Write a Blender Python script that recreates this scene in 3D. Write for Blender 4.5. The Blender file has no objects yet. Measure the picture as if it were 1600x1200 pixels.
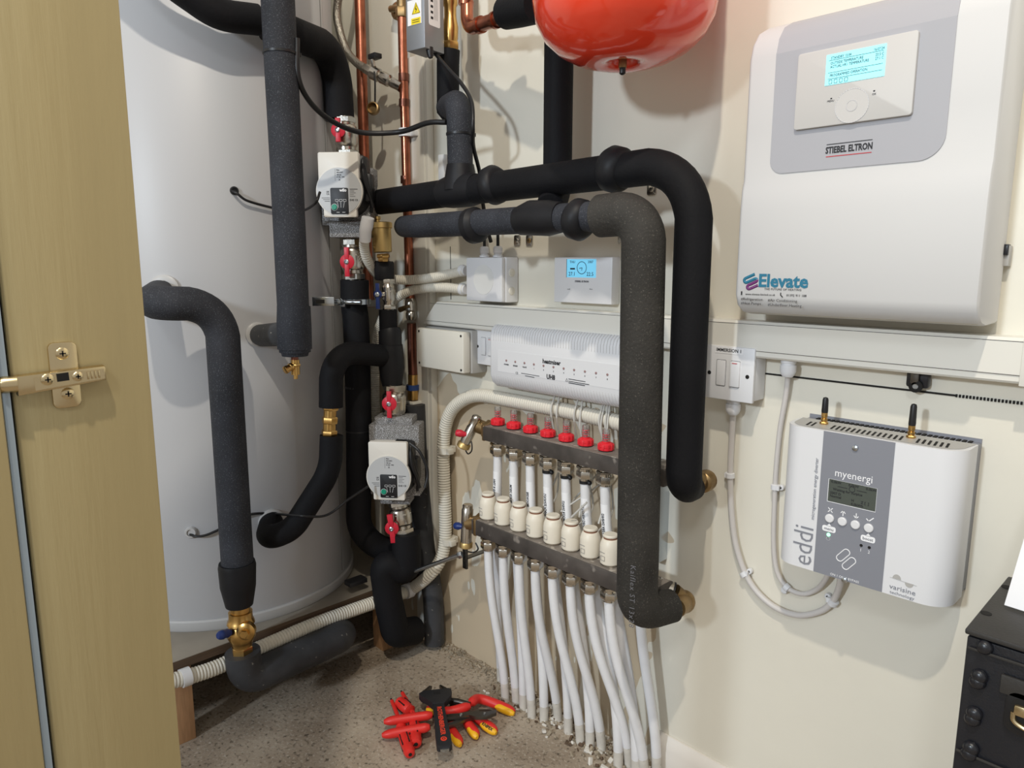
import bpy, bmesh, math, random
import numpy as np
from mathutils import Vector, Matrix
random.seed(5)
C = bpy.context.scene.collection
SC = bpy.context.scene
PI = math.pi

# ------------------------------------------------------------------ camera
FPX = 1124.0
_nx = np.array([-1105, -188., FPX]); _nx /= np.linalg.norm(_nx)
_dn = np.array([-14, 6730, FPX]); _dn /= np.linalg.norm(_dn)
_nx = _nx - _dn * (_nx @ _dn); _nx /= np.linalg.norm(_nx)
_py = np.cross(_dn, _nx); _py /= np.linalg.norm(_py)
if _py[2] < 0: _py = -_py
MW = np.array([-_nx, _py, -_dn])
CAM = np.array([1.424, -1.132, 1.0066])
cd = bpy.data.cameras.new('camera'); cam = bpy.data.objects.new('camera', cd); C.objects.link(cam)
cd.sensor_width = 36; cd.lens = 36 * FPX / 1600; cd.clip_start = .02
r_, u_, b_ = MW @ np.array([1., 0, 0]), MW @ np.array([0, -1., 0]), MW @ np.array([0, 0, -1.])
cam.matrix_world = Matrix(((r_[0], u_[0], b_[0], CAM[0]), (r_[1], u_[1], b_[1], CAM[1]), (r_[2], u_[2], b_[2], CAM[2]), (0, 0, 0, 1)))
SC.camera = cam

def ray(u, v): return MW @ np.array([u - 800., v - 600., FPX])
def W(u, v, d): r = ray(u, v); return Vector(CAM + r * ((-d - CAM[1]) / r[1]))     # at distance d from the right wall
def XP(u, v, x): r = ray(u, v); return Vector(CAM + r * ((x - CAM[0]) / r[0]))
def ZP(u, v, z): r = ray(u, v); return Vector(CAM + r * ((z - CAM[2]) / r[2]))
def PL(u, v, p0, n):
    r = Vector(ray(u, v)); c = Vector(CAM)
    return c + r * ((Vector(p0) - c).dot(n) / r.dot(n))
TC = Vector((-.389, -.405, 0)); TR = .307
def TK(u, v, off=0):                                                                # on the tank's side
    r = Vector(ray(u, v)); c = Vector(CAM) - TC; R = TR + off
    a = r.x**2 + r.y**2; b = 2 * (r.x * c.x + r.y * c.y); q = c.x**2 + c.y**2 - R * R
    D = max(b * b - 4 * a * q, 0)
    return Vector(CAM) + r * ((-b - math.sqrt(D)) / (2 * a))

# ------------------------------------------------------------------ world and lights
SC.view_settings.view_transform = 'Standard'; SC.view_settings.look = 'None'
SC.view_settings.exposure = 0.25; SC.view_settings.gamma = 1; SC.view_settings.use_curve_mapping = False
wd = bpy.data.worlds.new('world'); SC.world = wd; wd.use_nodes = True
wd.node_tree.nodes['Background'].inputs[0].default_value = (1.0, .96, .90, 1)
wd.node_tree.nodes['Background'].inputs[1].default_value = .41
def lamp(name, loc, to, power, col, size, spot=None):
    ld = bpy.data.lights.new(name, 'SPOT' if spot else 'AREA')
    ld.energy = power; ld.color = col
    if spot: ld.spot_size = spot; ld.shadow_soft_size = size; ld.spot_blend = .6
    else: ld.shape = 'DISK'; ld.size = size
    o = bpy.data.objects.new(name, ld); C.objects.link(o); o.location = loc
    o.rotation_euler = (Vector(to) - Vector(loc)).to_track_quat('-Z', 'Y').to_euler()
    return o
lamp('ceiling_spot_light', (1.48, -1.45, 2.9), (.7, -.2, .5), 104, (1, .92, .78), .03, 2.7)
lamp('far_ceiling_light', (1.0, -4.6, 2.1), (.6, 0, .8), 300, (.78, .89, 1), .16, 1.2)
lamp('side_fill_light', (2.2, -2.6, 2.7), (.2, -.1, .9), 50, (.84, .92, 1), .22, 1.6)  # added fill, not a known lamp; brightens the upper left wall

# ------------------------------------------------------------------ materials
def lin(c): return tuple(((x / 255) / 12.92 if x <= 10 else ((x / 255 + .055) / 1.055) ** 2.4) for x in c)
def mat(name, rgb, rough=.5, metal=0., bump=0., scale=60., vary=0., vscale=8., emit=0., coat=0., trans=0., spec=.5, speck=None, stretch=None, ior=1.45):
    m = bpy.data.materials.new(name); m.use_nodes = True; nt = m.node_tree; N = nt.nodes; L = nt.links
    b = N['Principled BSDF']; c = lin(rgb) + (1,)
    b.inputs['Base Color'].default_value = c; b.inputs['Roughness'].default_value = rough; b.inputs['Metallic'].default_value = metal
    b.inputs['Coat Weight'].default_value = coat; b.inputs['Transmission Weight'].default_value = trans; b.inputs['IOR'].default_value = ior; b.inputs['Specular IOR Level'].default_value = spec
    if emit: b.inputs['Emission Color'].default_value = c; b.inputs['Emission Strength'].default_value = emit
    tc = N.new('ShaderNodeTexCoord'); mp = N.new('ShaderNodeMapping'); L.new(tc.outputs['Object'], mp.inputs[0])
    if stretch: mp.inputs['Scale'].default_value = stretch
    last = None
    if vary:
        n = N.new('ShaderNodeTexNoise'); n.inputs['Scale'].default_value = vscale; n.inputs['Detail'].default_value = 6; L.new(mp.outputs[0], n.inputs[0])
        rp = N.new('ShaderNodeValToRGB'); rp.color_ramp.elements[0].position = .3; rp.color_ramp.elements[1].position = .7
        rp.color_ramp.elements[0].color = tuple(x * (1 - vary) for x in c[:3]) + (1,); rp.color_ramp.elements[1].color = tuple(min(1, x * (1 + vary)) for x in c[:3]) + (1,)
        L.new(n.outputs[0], rp.inputs[0]); L.new(rp.outputs[0], b.inputs['Base Color']); last = rp.outputs[0]
    if speck:
        n = N.new('ShaderNodeTexNoise'); n.inputs['Scale'].default_value = speck[1]; n.inputs['Detail'].default_value = 2; L.new(mp.outputs[0], n.inputs[0])
        rp = N.new('ShaderNodeValToRGB'); rp.color_ramp.elements[0].position = speck[2]; rp.color_ramp.elements[1].position = speck[2] + .08
        L.new(n.outputs[0], rp.inputs[0]); mx = N.new('ShaderNodeMix'); mx.data_type = 'RGBA'; L.new(rp.outputs[0], mx.inputs[0])
        if last: L.new(last, mx.inputs[6])
        else: mx.inputs[6].default_value = c
        mx.inputs[7].default_value = lin(speck[0]) + (1,); L.new(mx.outputs[2], b.inputs['Base Color'])
    if bump:
        n = N.new('ShaderNodeTexNoise'); n.inputs['Scale'].default_value = scale; n.inputs['Detail'].default_value = 4; L.new(mp.outputs[0], n.inputs[0])
        bp = N.new('ShaderNodeBump'); bp.inputs['Strength'].default_value = bump; bp.inputs['Distance'].default_value = .002
        L.new(n.outputs[0], bp.inputs['Height']); L.new(bp.outputs[0], b.inputs['Normal'])
    return m
M = dict(
 wall=mat('cream_wall', (224, 219, 205), .45, bump=.25, scale=30, vary=.02, vscale=5),
 panel=mat('cupboard_paint', (164, 148, 108), .5, bump=.6, scale=22, vary=.03, stretch=(1, 3, .25)),
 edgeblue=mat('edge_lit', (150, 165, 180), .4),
 dark=mat('dark_gap', (22, 20, 18), .8),
 white=mat('white_plastic', (222, 222, 224), .42),
 warm=mat('warm_white_plastic', (220, 216, 205), .4),
 trunk=mat('trunking_white', (224, 221, 212), .35),
 shade=mat('grey_plastic', (176, 174, 170), .45),
 conduit=mat('conduit_plastic', (214, 209, 196), .45),
 unit=mat('unit_white', (206, 205, 204), .6),
 unitside=mat('unit_side', (196, 192, 178), .5),
 silver=mat('silver_panel', (168, 168, 173), .5),
 fplate=mat('faceplate', (196, 194, 191), .5),
 cyan=mat('lit_display', (150, 228, 236), .3, emit=.5),
 blue=mat('lit_blue_display', (112, 190, 222), .3, emit=.5),
 lcd=mat('lcd', (78, 84, 78), .25),
 egrey=mat('slate_panel', (132, 134, 142), .4),
 ink=mat('ink', (35, 35, 38), .6), redink=mat('red_ink', (190, 40, 45), .5), teal=mat('teal_ink', (38, 112, 140), .5), purple=mat('purple_ink', (110, 50, 110), .5),
 greyink=mat('grey_ink', (110, 110, 115), .6), wink=mat('white_ink', (240, 240, 242), .5),
 foam=mat('black_foam', (47, 49, 55), .72, spec=.3, bump=.35, scale=420, vary=.25, vscale=14, speck=((82, 84, 90), 500, .60)),
 foamd=mat('dark_foam', (20, 20, 23), .7, spec=.22, bump=.3, scale=200, vary=.2, vscale=10),
 foamr=mat('rough_foam', (54, 52, 49), .75, spec=.3, bump=.7, scale=230, vary=.28, vscale=12, speck=((88, 84, 78), 420, .62)),
 foamg=mat('dusty_foam', (54, 55, 58), .6, bump=.8, scale=40, vary=.35, vscale=16, speck=((150, 146, 138), 90, .7)),
 tape=mat('rubber_tape', (27, 27, 30), .5, spec=.3, bump=.2, scale=60, vary=.2, vscale=20),
 rubber=mat('black_rubber', (26, 26, 28), .4),
 blackm=mat('black_metal', (28, 29, 34), .32, bump=.15, scale=400, coat=.2),
 blackt=mat('black_top', (52, 50, 48), .5, bump=.2, scale=300, vary=.2),
 tank=mat('tank_shell', (180, 180, 182), .42, metal=.0, bump=.12, scale=12, stretch=(1, 1, .4)),
 tankrim=mat('tank_rim', (184, 183, 182), .4),
 tanksm=mat('tank_seam', (120, 118, 116), .5),
 copper=mat('copper', (172, 106, 82), .28, metal=1, vary=.3, vscale=25, bump=.1),
 copperd=mat('dull_copper', (126, 82, 68), .38, metal=1, vary=.3, vscale=25),
 brass=mat('brass', (205, 165, 100), .28, metal=1, vary=.15, vscale=40, bump=.1),
 brassv=mat('matt_brass', (205, 176, 118), .42, metal=.9, bump=.1, scale=200),
 brassd=mat('aged_brass', (150, 125, 88), .42, metal=.9, vary=.3, vscale=40),
 nickel=mat('nickel', (200, 194, 184), .25, metal=1, bump=.1, scale=90),
 chrome=mat('zinc', (190, 195, 200), .25, metal=1),
 rail=mat('dusty_bar', (86, 80, 76), .5, metal=.35, vary=.35, vscale=18, speck=((150, 142, 134), 30, .64)),
 red=mat('red_paint', (232, 66, 40), .16, coat=.7, bump=.02, scale=30),
 redv=mat('red_handle', (196, 34, 54), .4), redc=mat('red_cap', (222, 40, 52), .4), reda=mat('tool_red', (214, 46, 40), .42), yel=mat('tool_yellow', (238, 178, 30), .42),
 bluev=mat('blue_handle', (32, 52, 110), .35), cblue=mat('blue_ring', (40, 66, 120), .5),
 glass=mat('clear_tube', (240, 240, 240), .05, trans=.92),
 epp=mat('speckled_foam', (105, 103, 100), .8, bump=.5, scale=300, vary=.1, speck=((196, 196, 200), 700, .53)),
 disc=mat('disc_grey', (186, 188, 190), .35),
 pwhite=mat('pump_white', (222, 218, 210), .4), pblk=mat('pump_black', (24, 24, 27), .45), green=mat('green_knob', (20, 140, 112), .4),
 pex=mat('white_pipe', (224, 224, 226), .3, vary=.04, vscale=30), pexd=mat('dusty_pipe_end', (208, 203, 194), .6, vary=.12, vscale=40, speck=((112, 100, 86), 70, .64)),
 act=mat('actuator_white', (228, 220, 204), .4), actb=mat('brown_ring', (132, 92, 72), .6),
 hinge=mat('hinge_nickel', (206, 188, 150), .27, metal=1), braid=mat('braid', (165, 160, 150), .35, metal=1, bump=1, scale=300),
 ply=mat('board_edge', (92, 74, 58), .8, vary=.4, vscale=60, stretch=(1, .1, 8)), btop=mat('board_top', (150, 142, 130), .7, vary=.15), timber=mat('timber', (172, 132, 96), .7, vary=.15, vscale=20, stretch=(8, 8, 1)),
 rubble=mat('rubble_chips', (150, 138, 120), .9, vary=.4, vscale=40), paper=mat('paper', (238, 238, 240), .6), warn=mat('warning_yellow', (238, 214, 40), .5), skirt=mat('skirting_white', (228, 222, 214), .35),
 wrench=mat('black_handle', (34, 34, 37), .5, bump=.1, scale=300), steel=mat('dark_steel', (105, 102, 98), .32, metal=1), orange=mat('orange_ink', (235, 70, 45), .5),
 cable=mat('grey_white_cable', (205, 200, 196), .4), greyw=mat('light_wire', (190, 188, 182), .5), ledr=mat('dull_led', (150, 120, 118), .4), ledg=mat('green_led', (150, 255, 190), .4, emit=1.5), recess=mat('recess_white', (222, 222, 220), .4), boxmetal=mat('box_metal', (150, 152, 156), .45, metal=.5), dust=mat('dust_on_bar', (128, 120, 112), .8, vary=.4, vscale=22, speck=((176, 168, 158), 60, .58)),
)
# concrete floor
def floor_mat():
    m = bpy.data.materials.new('concrete'); m.use_nodes = True; nt = m.node_tree; N = nt.nodes; L = nt.links; b = N['Principled BSDF']
    tc = N.new('ShaderNodeTexCoord')
    def noise(s, d=8):
        n = N.new('ShaderNodeTexNoise'); n.inputs['Scale'].default_value = s; n.inputs['Detail'].default_value = d; L.new(tc.outputs['Object'], n.inputs[0]); return n.outputs[0]
    def ramp(src, a, ca, bb, cb):
        r = N.new('ShaderNodeValToRGB'); r.color_ramp.elements[0].position = a; r.color_ramp.elements[1].position = bb
        r.color_ramp.elements[0].color = lin(ca) + (1,); r.color_ramp.elements[1].color = lin(cb) + (1,); L.new(src, r.inputs[0]); return r.outputs[0]
    base = ramp(noise(7), .3, (132, 116, 98), .7, (176, 162, 144))
    sp = ramp(noise(160, 3), .55, (0, 0, 0), .75, (255, 255, 255))
    mx = N.new('ShaderNodeMix'); mx.data_type = 'RGBA'; L.new(sp, mx.inputs[0]); L.new(base, mx.inputs[6]); mx.inputs[7].default_value = lin((186, 176, 162)) + (1,)
    dk = ramp(noise(110, 6), .30, (150, 146, 140), .45, (255, 255, 255))
    m2 = N.new('ShaderNodeMix'); m2.data_type = 'RGBA'; m2.blend_type = 'MULTIPLY'; m2.inputs[0].default_value = 1; L.new(mx.outputs[2], m2.inputs[6]); L.new(dk, m2.inputs[7])
    L.new(m2.outputs[2], b.inputs['Base Color']); b.inputs['Roughness'].default_value = .8
    bp = N.new('ShaderNodeBump'); bp.inputs['Strength'].default_value = .5; bp.inputs['Distance'].default_value = .003; L.new(noise(90), bp.inputs['Height']); L.new(bp.outputs[0], b.inputs['Normal'])
    return m
M['floor'] = floor_mat()
# tan lower wall: bare board with a ragged paint edge, plus painted-in shadow
def wall_mat():
    m = M['wall'].copy(); m.name = 'cream_wall_with_board_and_shadow'; nt = m.node_tree; N = nt.nodes; L = nt.links; b = N['Principled BSDF']
    src = b.inputs['Base Color'].links[0].from_socket
    tc = N.new('ShaderNodeTexCoord'); sx = N.new('ShaderNodeSeparateXYZ'); L.new(tc.outputs['Object'], sx.inputs[0])
    nz = N.new('ShaderNodeTexNoise'); nz.inputs['Scale'].default_value = 9; nz.inputs['Detail'].default_value = 2; L.new(tc.outputs['Object'], nz.inputs[0])
    def math_(op, a, c, d=None):
        n = N.new('ShaderNodeMath'); n.operation = op
        for i, x in enumerate((a, c, d)):
            if x is None: continue
            if isinstance(x, (int, float)): n.inputs[i].default_value = x
            else: L.new(x, n.inputs[i])
        return n.outputs[0]
    wob = math_('MULTIPLY', nz.outputs[0], .22)
    fx = math_('LESS_THAN', math_('ADD', sx.outputs[0], wob), .77); fz = math_('LESS_THAN', math_('ADD', sx.outputs[2], wob), .80)
    # drips, unpainted patches and painted shadow, ragged
    n2 = N.new('ShaderNodeTexNoise'); n2.inputs['Scale'].default_value = 5; n2.inputs['Detail'].default_value = 3
    mp = N.new('ShaderNodeMapping'); mp.inputs['Scale'].default_value = (2.2, 1, .8); L.new(tc.outputs['Object'], mp.inputs[0]); L.new(mp.outputs[0], n2.inputs[0])
    pt = math_('GREATER_THAN', n2.outputs[0], .41)
    f = math_('MULTIPLY', math_('MULTIPLY', fx, fz), pt)
    f = math_('MULTIPLY', f, .75)
    mx = N.new('ShaderNodeMix'); mx.data_type = 'RGBA'; L.new(f, mx.inputs[0]); L.new(src, mx.inputs[6]); mx.inputs[7].default_value = lin((190, 168, 136)) + (1,)
    L.new(mx.outputs[2], b.inputs['Base Color']); return m
M['wallr'] = wall_mat()

# ------------------------------------------------------------------ mesh builder
Z = Vector((0, 0, 1))
def frame(o, R=(1, 0, 0), U=(0, 0, 1)):
    R = Vector(R).normalized(); U = Vector(U); U = (U - R * U.dot(R)).normalized(); N_ = R.cross(U)
    m = Matrix.Identity(4)
    for i in range(3): m[i][0], m[i][1], m[i][2], m[i][3] = R[i], U[i], N_[i], o[i]
    return m
# R=+X, U=+Z gives N = X x Z = -Y, i.e. out of the right wall
def frame_n(o, n):                                   # frame whose normal (out) is n, up is Z
    n = Vector(n).normalized(); return frame(o, Z.cross(n), Z)
def arc(points, rad, n=8):
    """polyline with rounded corners"""
    P = [Vector(p) for p in points]; out = [P[0]]
    for i in range(1, len(P) - 1):
        a, b, c = P[i-1], P[i], P[i+1]; d1 = (a - b); d2 = (c - b); l1, l2 = d1.length, d2.length; d1.normalize(); d2.normalize()
        R = rad[i-1] if isinstance(rad, (list, tuple)) else rad
        ang = d1.angle(d2)
        if ang > 3.05: out.append(b); continue
        t = min(R / math.tan(ang / 2), l1 * .49, l2 * .49); p, q = b + d1 * t, b + d2 * t
        for k in range(n + 1):
            s = k / n; out.append((1-s)**2 * p + 2 * s * (1-s) * (b * .72 + (p + q) * .14) + s*s * q)
    out.append(P[-1]); return out
def spl(points, n=10):
    P = [Vector(p) for p in points]; P = [P[0] * 2 - P[1]] + P + [P[-1] * 2 - P[-2]]; out = []
    for i in range(1, len(P) - 2):
        for k in range(n):
            t = k / n; a, b, c, d = P[i-1:i+3]
            out.append(.5 * (2*b + (c - a) * t + (2*a - 5*b + 4*c - d) * t*t + (3*b - a - 3*c + d) * t**3))
    out.append(P[-2]); return out
def resample(pts, step):
    out = [pts[0]]; acc = 0
    for a, b in zip(pts, pts[1:]):
        l = (b - a).length; s = step - acc
        while s <= l and l > 0: out.append(a.lerp(b, s / l)); s += step
        acc = (acc + l) % step if l else acc
    return out
class MB:
    def __init__(s): s.bm = bmesh.new(); s.mi = 0; s.mats = []; s.F = Matrix.Identity(4)
    def m(s, name):
        mt = M[name]
        if mt not in s.mats: s.mats.append(mt)
        s.mi = s.mats.index(mt); return s
    def _add(s, vs, fs, F=None):
        F = s.F if F is None else F
        bv = [s.bm.verts.new(F @ Vector(v)) for v in vs]
        for f in fs:
            try: fc = s.bm.faces.new([bv[i] for i in f]); fc.material_index = s.mi
            except ValueError: pass
        return bv
    def box(s, c, size, bev=0, F=None, seg=2):
        t = bmesh.new(); bmesh.ops.create_cube(t, size=1)
        for v in t.verts: v.co = Vector((c[0] + v.co.x * size[0], c[1] + v.co.y * size[1], c[2] + v.co.z * size[2]))
        if bev: bmesh.ops.bevel(t, geom=list(t.edges), offset=bev, segments=seg, affect='EDGES', profile=.5)
        t.verts.index_update()
        s._add([v.co.copy() for v in t.verts], [[v.index for v in f.verts] for f in t.faces], F); t.free(); return s
    def prism(s, poly, z0, z1, F=None, bev=0):
        n = len(poly)
        t = bmesh.new(); lo = [t.verts.new((p[0], p[1], z0)) for p in poly]; hi = [t.verts.new((p[0], p[1], z1)) for p in poly]
        t.faces.new(lo[::-1]); top = t.faces.new(hi)
        for i in range(n): t.faces.new((lo[i], lo[(i+1) % n], hi[(i+1) % n], hi[i]))
        if bev: bmesh.ops.bevel(t, geom=list(top.edges), offset=bev, segments=2, affect='EDGES', profile=.5)
        t.verts.index_update(); s._add([v.co.copy() for v in t.verts], [[v.index for v in f.verts] for f in t.faces], F); t.free(); return s
    def rings(s, rings_, cap=True):
        n = len(rings_[0]); vs = [p for r in rings_ for p in r]; fs = []
        for k in range(len(rings_) - 1):
            for i in range(n): fs.append((k*n + i, k*n + (i+1) % n, (k+1)*n + (i+1) % n, (k+1)*n + i))
        if cap: fs.append(tuple(range(n))[::-1]); fs.append(tuple((len(rings_)-1)*n + i for i in range(n)))
        s._add(vs, fs); return s
    def lathe(s, o, axis, prof, seg=20, rot=0, cap=True):
        """prof: list of (r, h) along axis from o"""
        o = Vector(o); a = Vector(axis).normalized(); x = a.orthogonal().normalized()
        if abs(a.z) > .9: x = (Vector((1, 0, 0)) - a * a.x).normalized()
        y = a.cross(x)
        s.rings([[o + a * h + (x * math.cos(2*PI*i/seg + rot) + y * math.sin(2*PI*i/seg + rot)) * max(r, 1e-5) for i in range(seg)] for r, h in prof], cap); return s
    def cyl(s, a, b, r, r2=None, seg=20):
        a = Vector(a); b = Vector(b); return s.lathe(a, b - a, [(r, 0), (r if r2 is None else r2, (b - a).length)], seg)
    def hexnut(s, a, b, r): a = Vector(a); b = Vector(b); L_ = (b - a).length; c = min(.002, L_ * .2); return s.lathe(a, b - a, [(r*.9, 0), (r, c), (r, L_ - c), (r*.9, L_)], 6, .3)
    def tube(s, pts, r, seg=16, cap=True):
        P = [Vector(p) for p in pts]; P = [p for i, p in enumerate(P) if i == 0 or (p - P[i-1]).length > 1e-6]; n = len(P); rr = r if callable(r) else (lambda i: r[i] if isinstance(r, (list, tuple)) else r)
        T = [(P[min(i+1, n-1)] - P[max(i-1, 0)]).normalized() for i in range(n)]; x = T[0].orthogonal().normalized(); out = []
        for i in range(n):
            x = (x - T[i] * x.dot(T[i])).normalized(); y = T[i].cross(x)
            out.append([P[i] + (x * math.cos(2*PI*k/seg) + y * math.sin(2*PI*k/seg)) * rr(i) for k in range(seg)])
        return s.rings(out, cap)
    def corr(s, pts, r, pitch=.006, amp=.0013, seg=14):
        P = resample([Vector(p) for p in pts], pitch / 4)
        return s.tube(P, lambda i: r - amp * (1 - (0, .85, 1, .85)[i % 4]), seg)
    def ball(s, c, r, k=(1, 1, 1), F=None, u=14, v=9):
        c = Vector(c); vs = []; fs = []
        rows = [[(c.x + r*k[0]*math.sin(PI*j/v)*math.cos(2*PI*i/u), c.y + r*k[1]*math.sin(PI*j/v)*math.sin(2*PI*i/u), c.z + r*k[2]*math.cos(PI*j/v)) for i in range(u)] for j in range(1, v)]
        for rr in rows: vs += rr
        vs += [(c.x, c.y, c.z + r*k[2]), (c.x, c.y, c.z - r*k[2])]; nt_ = len(vs)
        for j in range(v-2):
            for i in range(u): fs.append((j*u+i, (j+1)*u+i, (j+1)*u+(i+1) % u, j*u+(i+1) % u))
        for i in range(u): fs.append((nt_-2, i, (i+1) % u)); fs.append((nt_-1, (v-2)*u+(i+1) % u, (v-2)*u+i))
        s._add(vs, fs, F); return s
    def text(s, F, body, size, z=.0004, align='CENTER', bold=0, sx=1, sp=1.0, rot=0):
        c = bpy.data.curves.new('t', 'FONT'); c.body = body; c.size = size; c.align_x = align; c.align_y = 'CENTER'; c.extrude = .0001; c.offset = bold; c.resolution_u = 2; c.space_character = sp
        o = bpy.data.objects.new('t', c); me = bpy.data.meshes.new_from_object(o)
        R = F @ Matrix.Translation((0, 0, z)) @ Matrix.Rotation(rot, 4, 'Z') @ Matrix.Diagonal((sx, 1, 1, 1))
        s._add([v.co.copy() for v in me.vertices], [tuple(p.vertices) for p in me.polygons], R)
        bpy.data.objects.remove(o); bpy.data.curves.remove(c); bpy.data.meshes.remove(me); return s
    def line(s, F, pts, w, z=.0004, closed=False):
        P = [Vector((p[0], p[1], z)) for p in pts]
        if closed: P.append(P[0])
        for a, b in zip(P, P[1:]):
            d = (b - a); l = d.length
            if l < 1e-7: continue
            d /= l; n = Vector((-d.y, d.x, 0)) * w / 2; e = d * w * .35
            s._add([a - n - e, b - n + e, b + n + e, a + n - e], [(0, 1, 2, 3)], F)
        return s
    def build(s, name, parent=None, org=None, ang=40, flat=False):
        bm = s.bm; bmesh.ops.recalc_face_normals(bm, faces=bm.faces)
        o_ = Vector(org) if org is not None else (Vector(root(parent).location) if parent else Vector((0, 0, 0)))
        for v in bm.verts: v.co -= o_
        if not flat:
            for f in bm.faces: f.smooth = True
            for e in bm.edges:
                if len(e.link_faces) == 2 and e.calc_face_angle(0) > math.radians(ang): e.smooth = False
        me = bpy.data.meshes.new(name); bm.to_mesh(me); bm.free()
        for mt in s.mats: me.materials.append(mt)
        o = bpy.data.objects.new(name, me); C.objects.link(o)
        if parent: o.parent = parent
        else: o.location = o_
        return o
def root(o):
    while o.parent: o = o.parent
    return o
def rrect(w, h, r, cx=0, cy=0, n=4):
    out = []
    for sx, sy, a0 in ((1, 1, 0), (-1, 1, 90), (-1, -1, 180), (1, -1, 270)):
        for k in range(n + 1):
            a = math.radians(a0 + 90 * k / n); out.append((cx + sx * (w/2 - r) + r * math.cos(a), cy + sy * (h/2 - r) + r * math.sin(a)))
    return out
def circ(r, cx=0, cy=0, n=24, ky=1): return [(cx + r * math.cos(2*PI*i/n), cy + ky * r * math.sin(2*PI*i/n)) for i in range(n)]
def tag(o, label, cat, group=None):
    o['label'] = label; o['category'] = cat
    if group: o['group'] = group
    return o
def thing(name, label, cat, loc, group=None):
    o = bpy.data.objects.new(name, None); o.empty_display_size = .02; C.objects.link(o); o.location = loc
    return tag(o, label, cat, group)
def struct(o): o['kind'] = 'structure'; return o
def mb(m): return MB().m(m)
def wallF(u, v, d): return frame(W(u, v, d))                   # frame on a plane parallel to the right wall
def xz(u, v, d, F):                                            # local coordinates of a pixel on that plane
    p = F.inverted() @ W(u, v, d); return (p.x, p.y)
# ================================================================== the setting
struct(mb('floor').box((.9, -1.6, -.05), (4.4, 3.6, .1)).build('floor'))
struct(mb('wallr').box((.9, .05, 1.15), (4.4, .1, 2.5)).build('wall_right'))
struct(mb('wall').box((-.80, -1.6, 1.15), (.1, 3.4, 2.5)).build('wall_left'))
b = mb('skirt')
x0 = .685
pr = [(0, -.10), (.016, -.10), (.016, .045), (.013, .055), (.013, .062), (.006, .075), (.004, .080), (0, .080)]
b.rings([[(x, -p[0] - .0005, p[1] + (0 if p[1] > 0 else .1005)) for p in pr] for x in (x0, 3.0)])
struct(b.build('baseboard_right'))
# narrow dark joint between the wall boards below the trunking
b = mb('dark')
a, c = W(1160, 567, 0), W(1600, 632, 0)
zj = W(1330, 599, 0).z
b.box(((a.x + W(1494, 619, 0).x) / 2, -.0006, zj), (W(1494, 619, 0).x - a.x, .0025, .0026))
xx = W(1495, 618, 0).x
while xx < 1.9:
    b.box((xx, -.001, zj), (.0022, .004, .004)); xx += .0042
struct(b.build('trim_1'))
b = mb('dark')
for u, v0, v1 in ((704, 385, 468),):
    p, q = W(u, v0, 0), W(u, v1, 0); b.box((p.x, -.0006, (p.z + q.z) / 2), (.0009, .0016, abs(p.z - q.z)))
struct(b.build('trim_2'))

# cupboard front post, open door and hinge
X0 = .85
E0 = XP(20, 600, X0).y
th = thing('cupboard', 'tan painted cupboard front at the left edge, with a shiny hinge', 'cupboard', (X0, -1.0, 0))
mb('panel').box((X0 - .011, -.955 - .0435, .99), (.022, .087, 1.98), .0015).build('front_board', th)
dp = mb('panel').box((X0 + .002, E0 - .0085 - .20, .99), (.02, .40, 1.96), .002).build('door', th)
mb('edgeblue').box((X0 - .002, E0 - .0055, .99), (.018, .0048, 1.95), .0006).build('edge_reflection', dp)  # light reflected between door and board, put into a pale blue strip
mb('dark').box((X0 - .008, E0 - .0022, .99), (.010, .003, 1.95)).build('gap_shadow', dp)  # dark strip standing in for the shadow in the door gap
HF = frame(XP(95, 586, X0), (0, 1, 0), (0, 0, 1))              # N = Y x Z = +X, toward the room
def hp(u, v): p = HF.inverted() @ XP(u, v, X0 + .006); return p.x, p.y
b = mb('hinge'); b.F = HF
tp, bp_ = hp(98, 553), hp(107, 621)
b.prism(rrect(.0175, .046, .004, (tp[0] + bp_[0]) / 2 + .0005, (tp[1] + bp_[1]) / 2), 0, .0025, bev=.0008)
hg = b.build('hinge', th); hg['label'] = 'nickel hinge screwed to the board'
l, r = hp(24, 600), hp(163, 582); zc = (l[1] + r[1]) / 2
HR = HF @ Matrix.Rotation(math.radians(3.5), 4, 'X') @ Matrix.Rotation(math.radians(3), 4, 'Z')
b = mb('hinge'); b.F = HR; Lh = r[0] - l[0]
b.prism([(l[0], zc - .0072), (r[0], zc - .0048), (r[0] + .0006, zc + .004), (r[0], zc + .0055), (l[0], zc + .0062)], .0025, .0095, bev=.0012)
b.m('hinge').prism([(l[0] + .010, zc - .0050), (r[0] - .001, zc - .0032), (r[0] - .001, zc + .0036), (l[0] + .010, zc + .0040)], .0095, .0099)
b.m('dark'); q = hp(96, 588); b.box((q[0], q[1] + .0006, .0099), (.0072, .0055, .001)); b.m('hinge')
for k in range(4): b.box((hp(140, 584)[0] + k * .0023 - .002, zc + .0004, .0102), (.0011, .0055, .0008), .0003)
b.build('hinge_arm', hg)
for u, v, zz, rr in ((99, 553, .0025, .0042), (108, 616, .0025, .0042), (72, 592, .0098, .0040), (119, 587, .0098, .0034)):
    q = hp(u, v); b = mb('hinge'); b.F = HF
    b.lathe((q[0], q[1], zz), (0, 0, 1), [(rr, 0), (rr, .0006), (rr * .7, .0016), (.0001, .0018)], 16)
    b.m('dark').box((q[0], q[1], zz + .0017), (rr * .9, .0009, .0006)); b.box((q[0], q[1], zz + .0017), (.0009, rr * .9, .0006)); b.build('screw', hg)
b = mb('hinge'); b.F = HF
q = hp(18, 600)
b.tube(arc([(q[0] - .012, q[1], -.004), (q[0] - .006, q[1], .006), (q[0] + .003, q[1], .007)], .006), .0058, 12); b.build('hinge_knuckle', hg)

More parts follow.
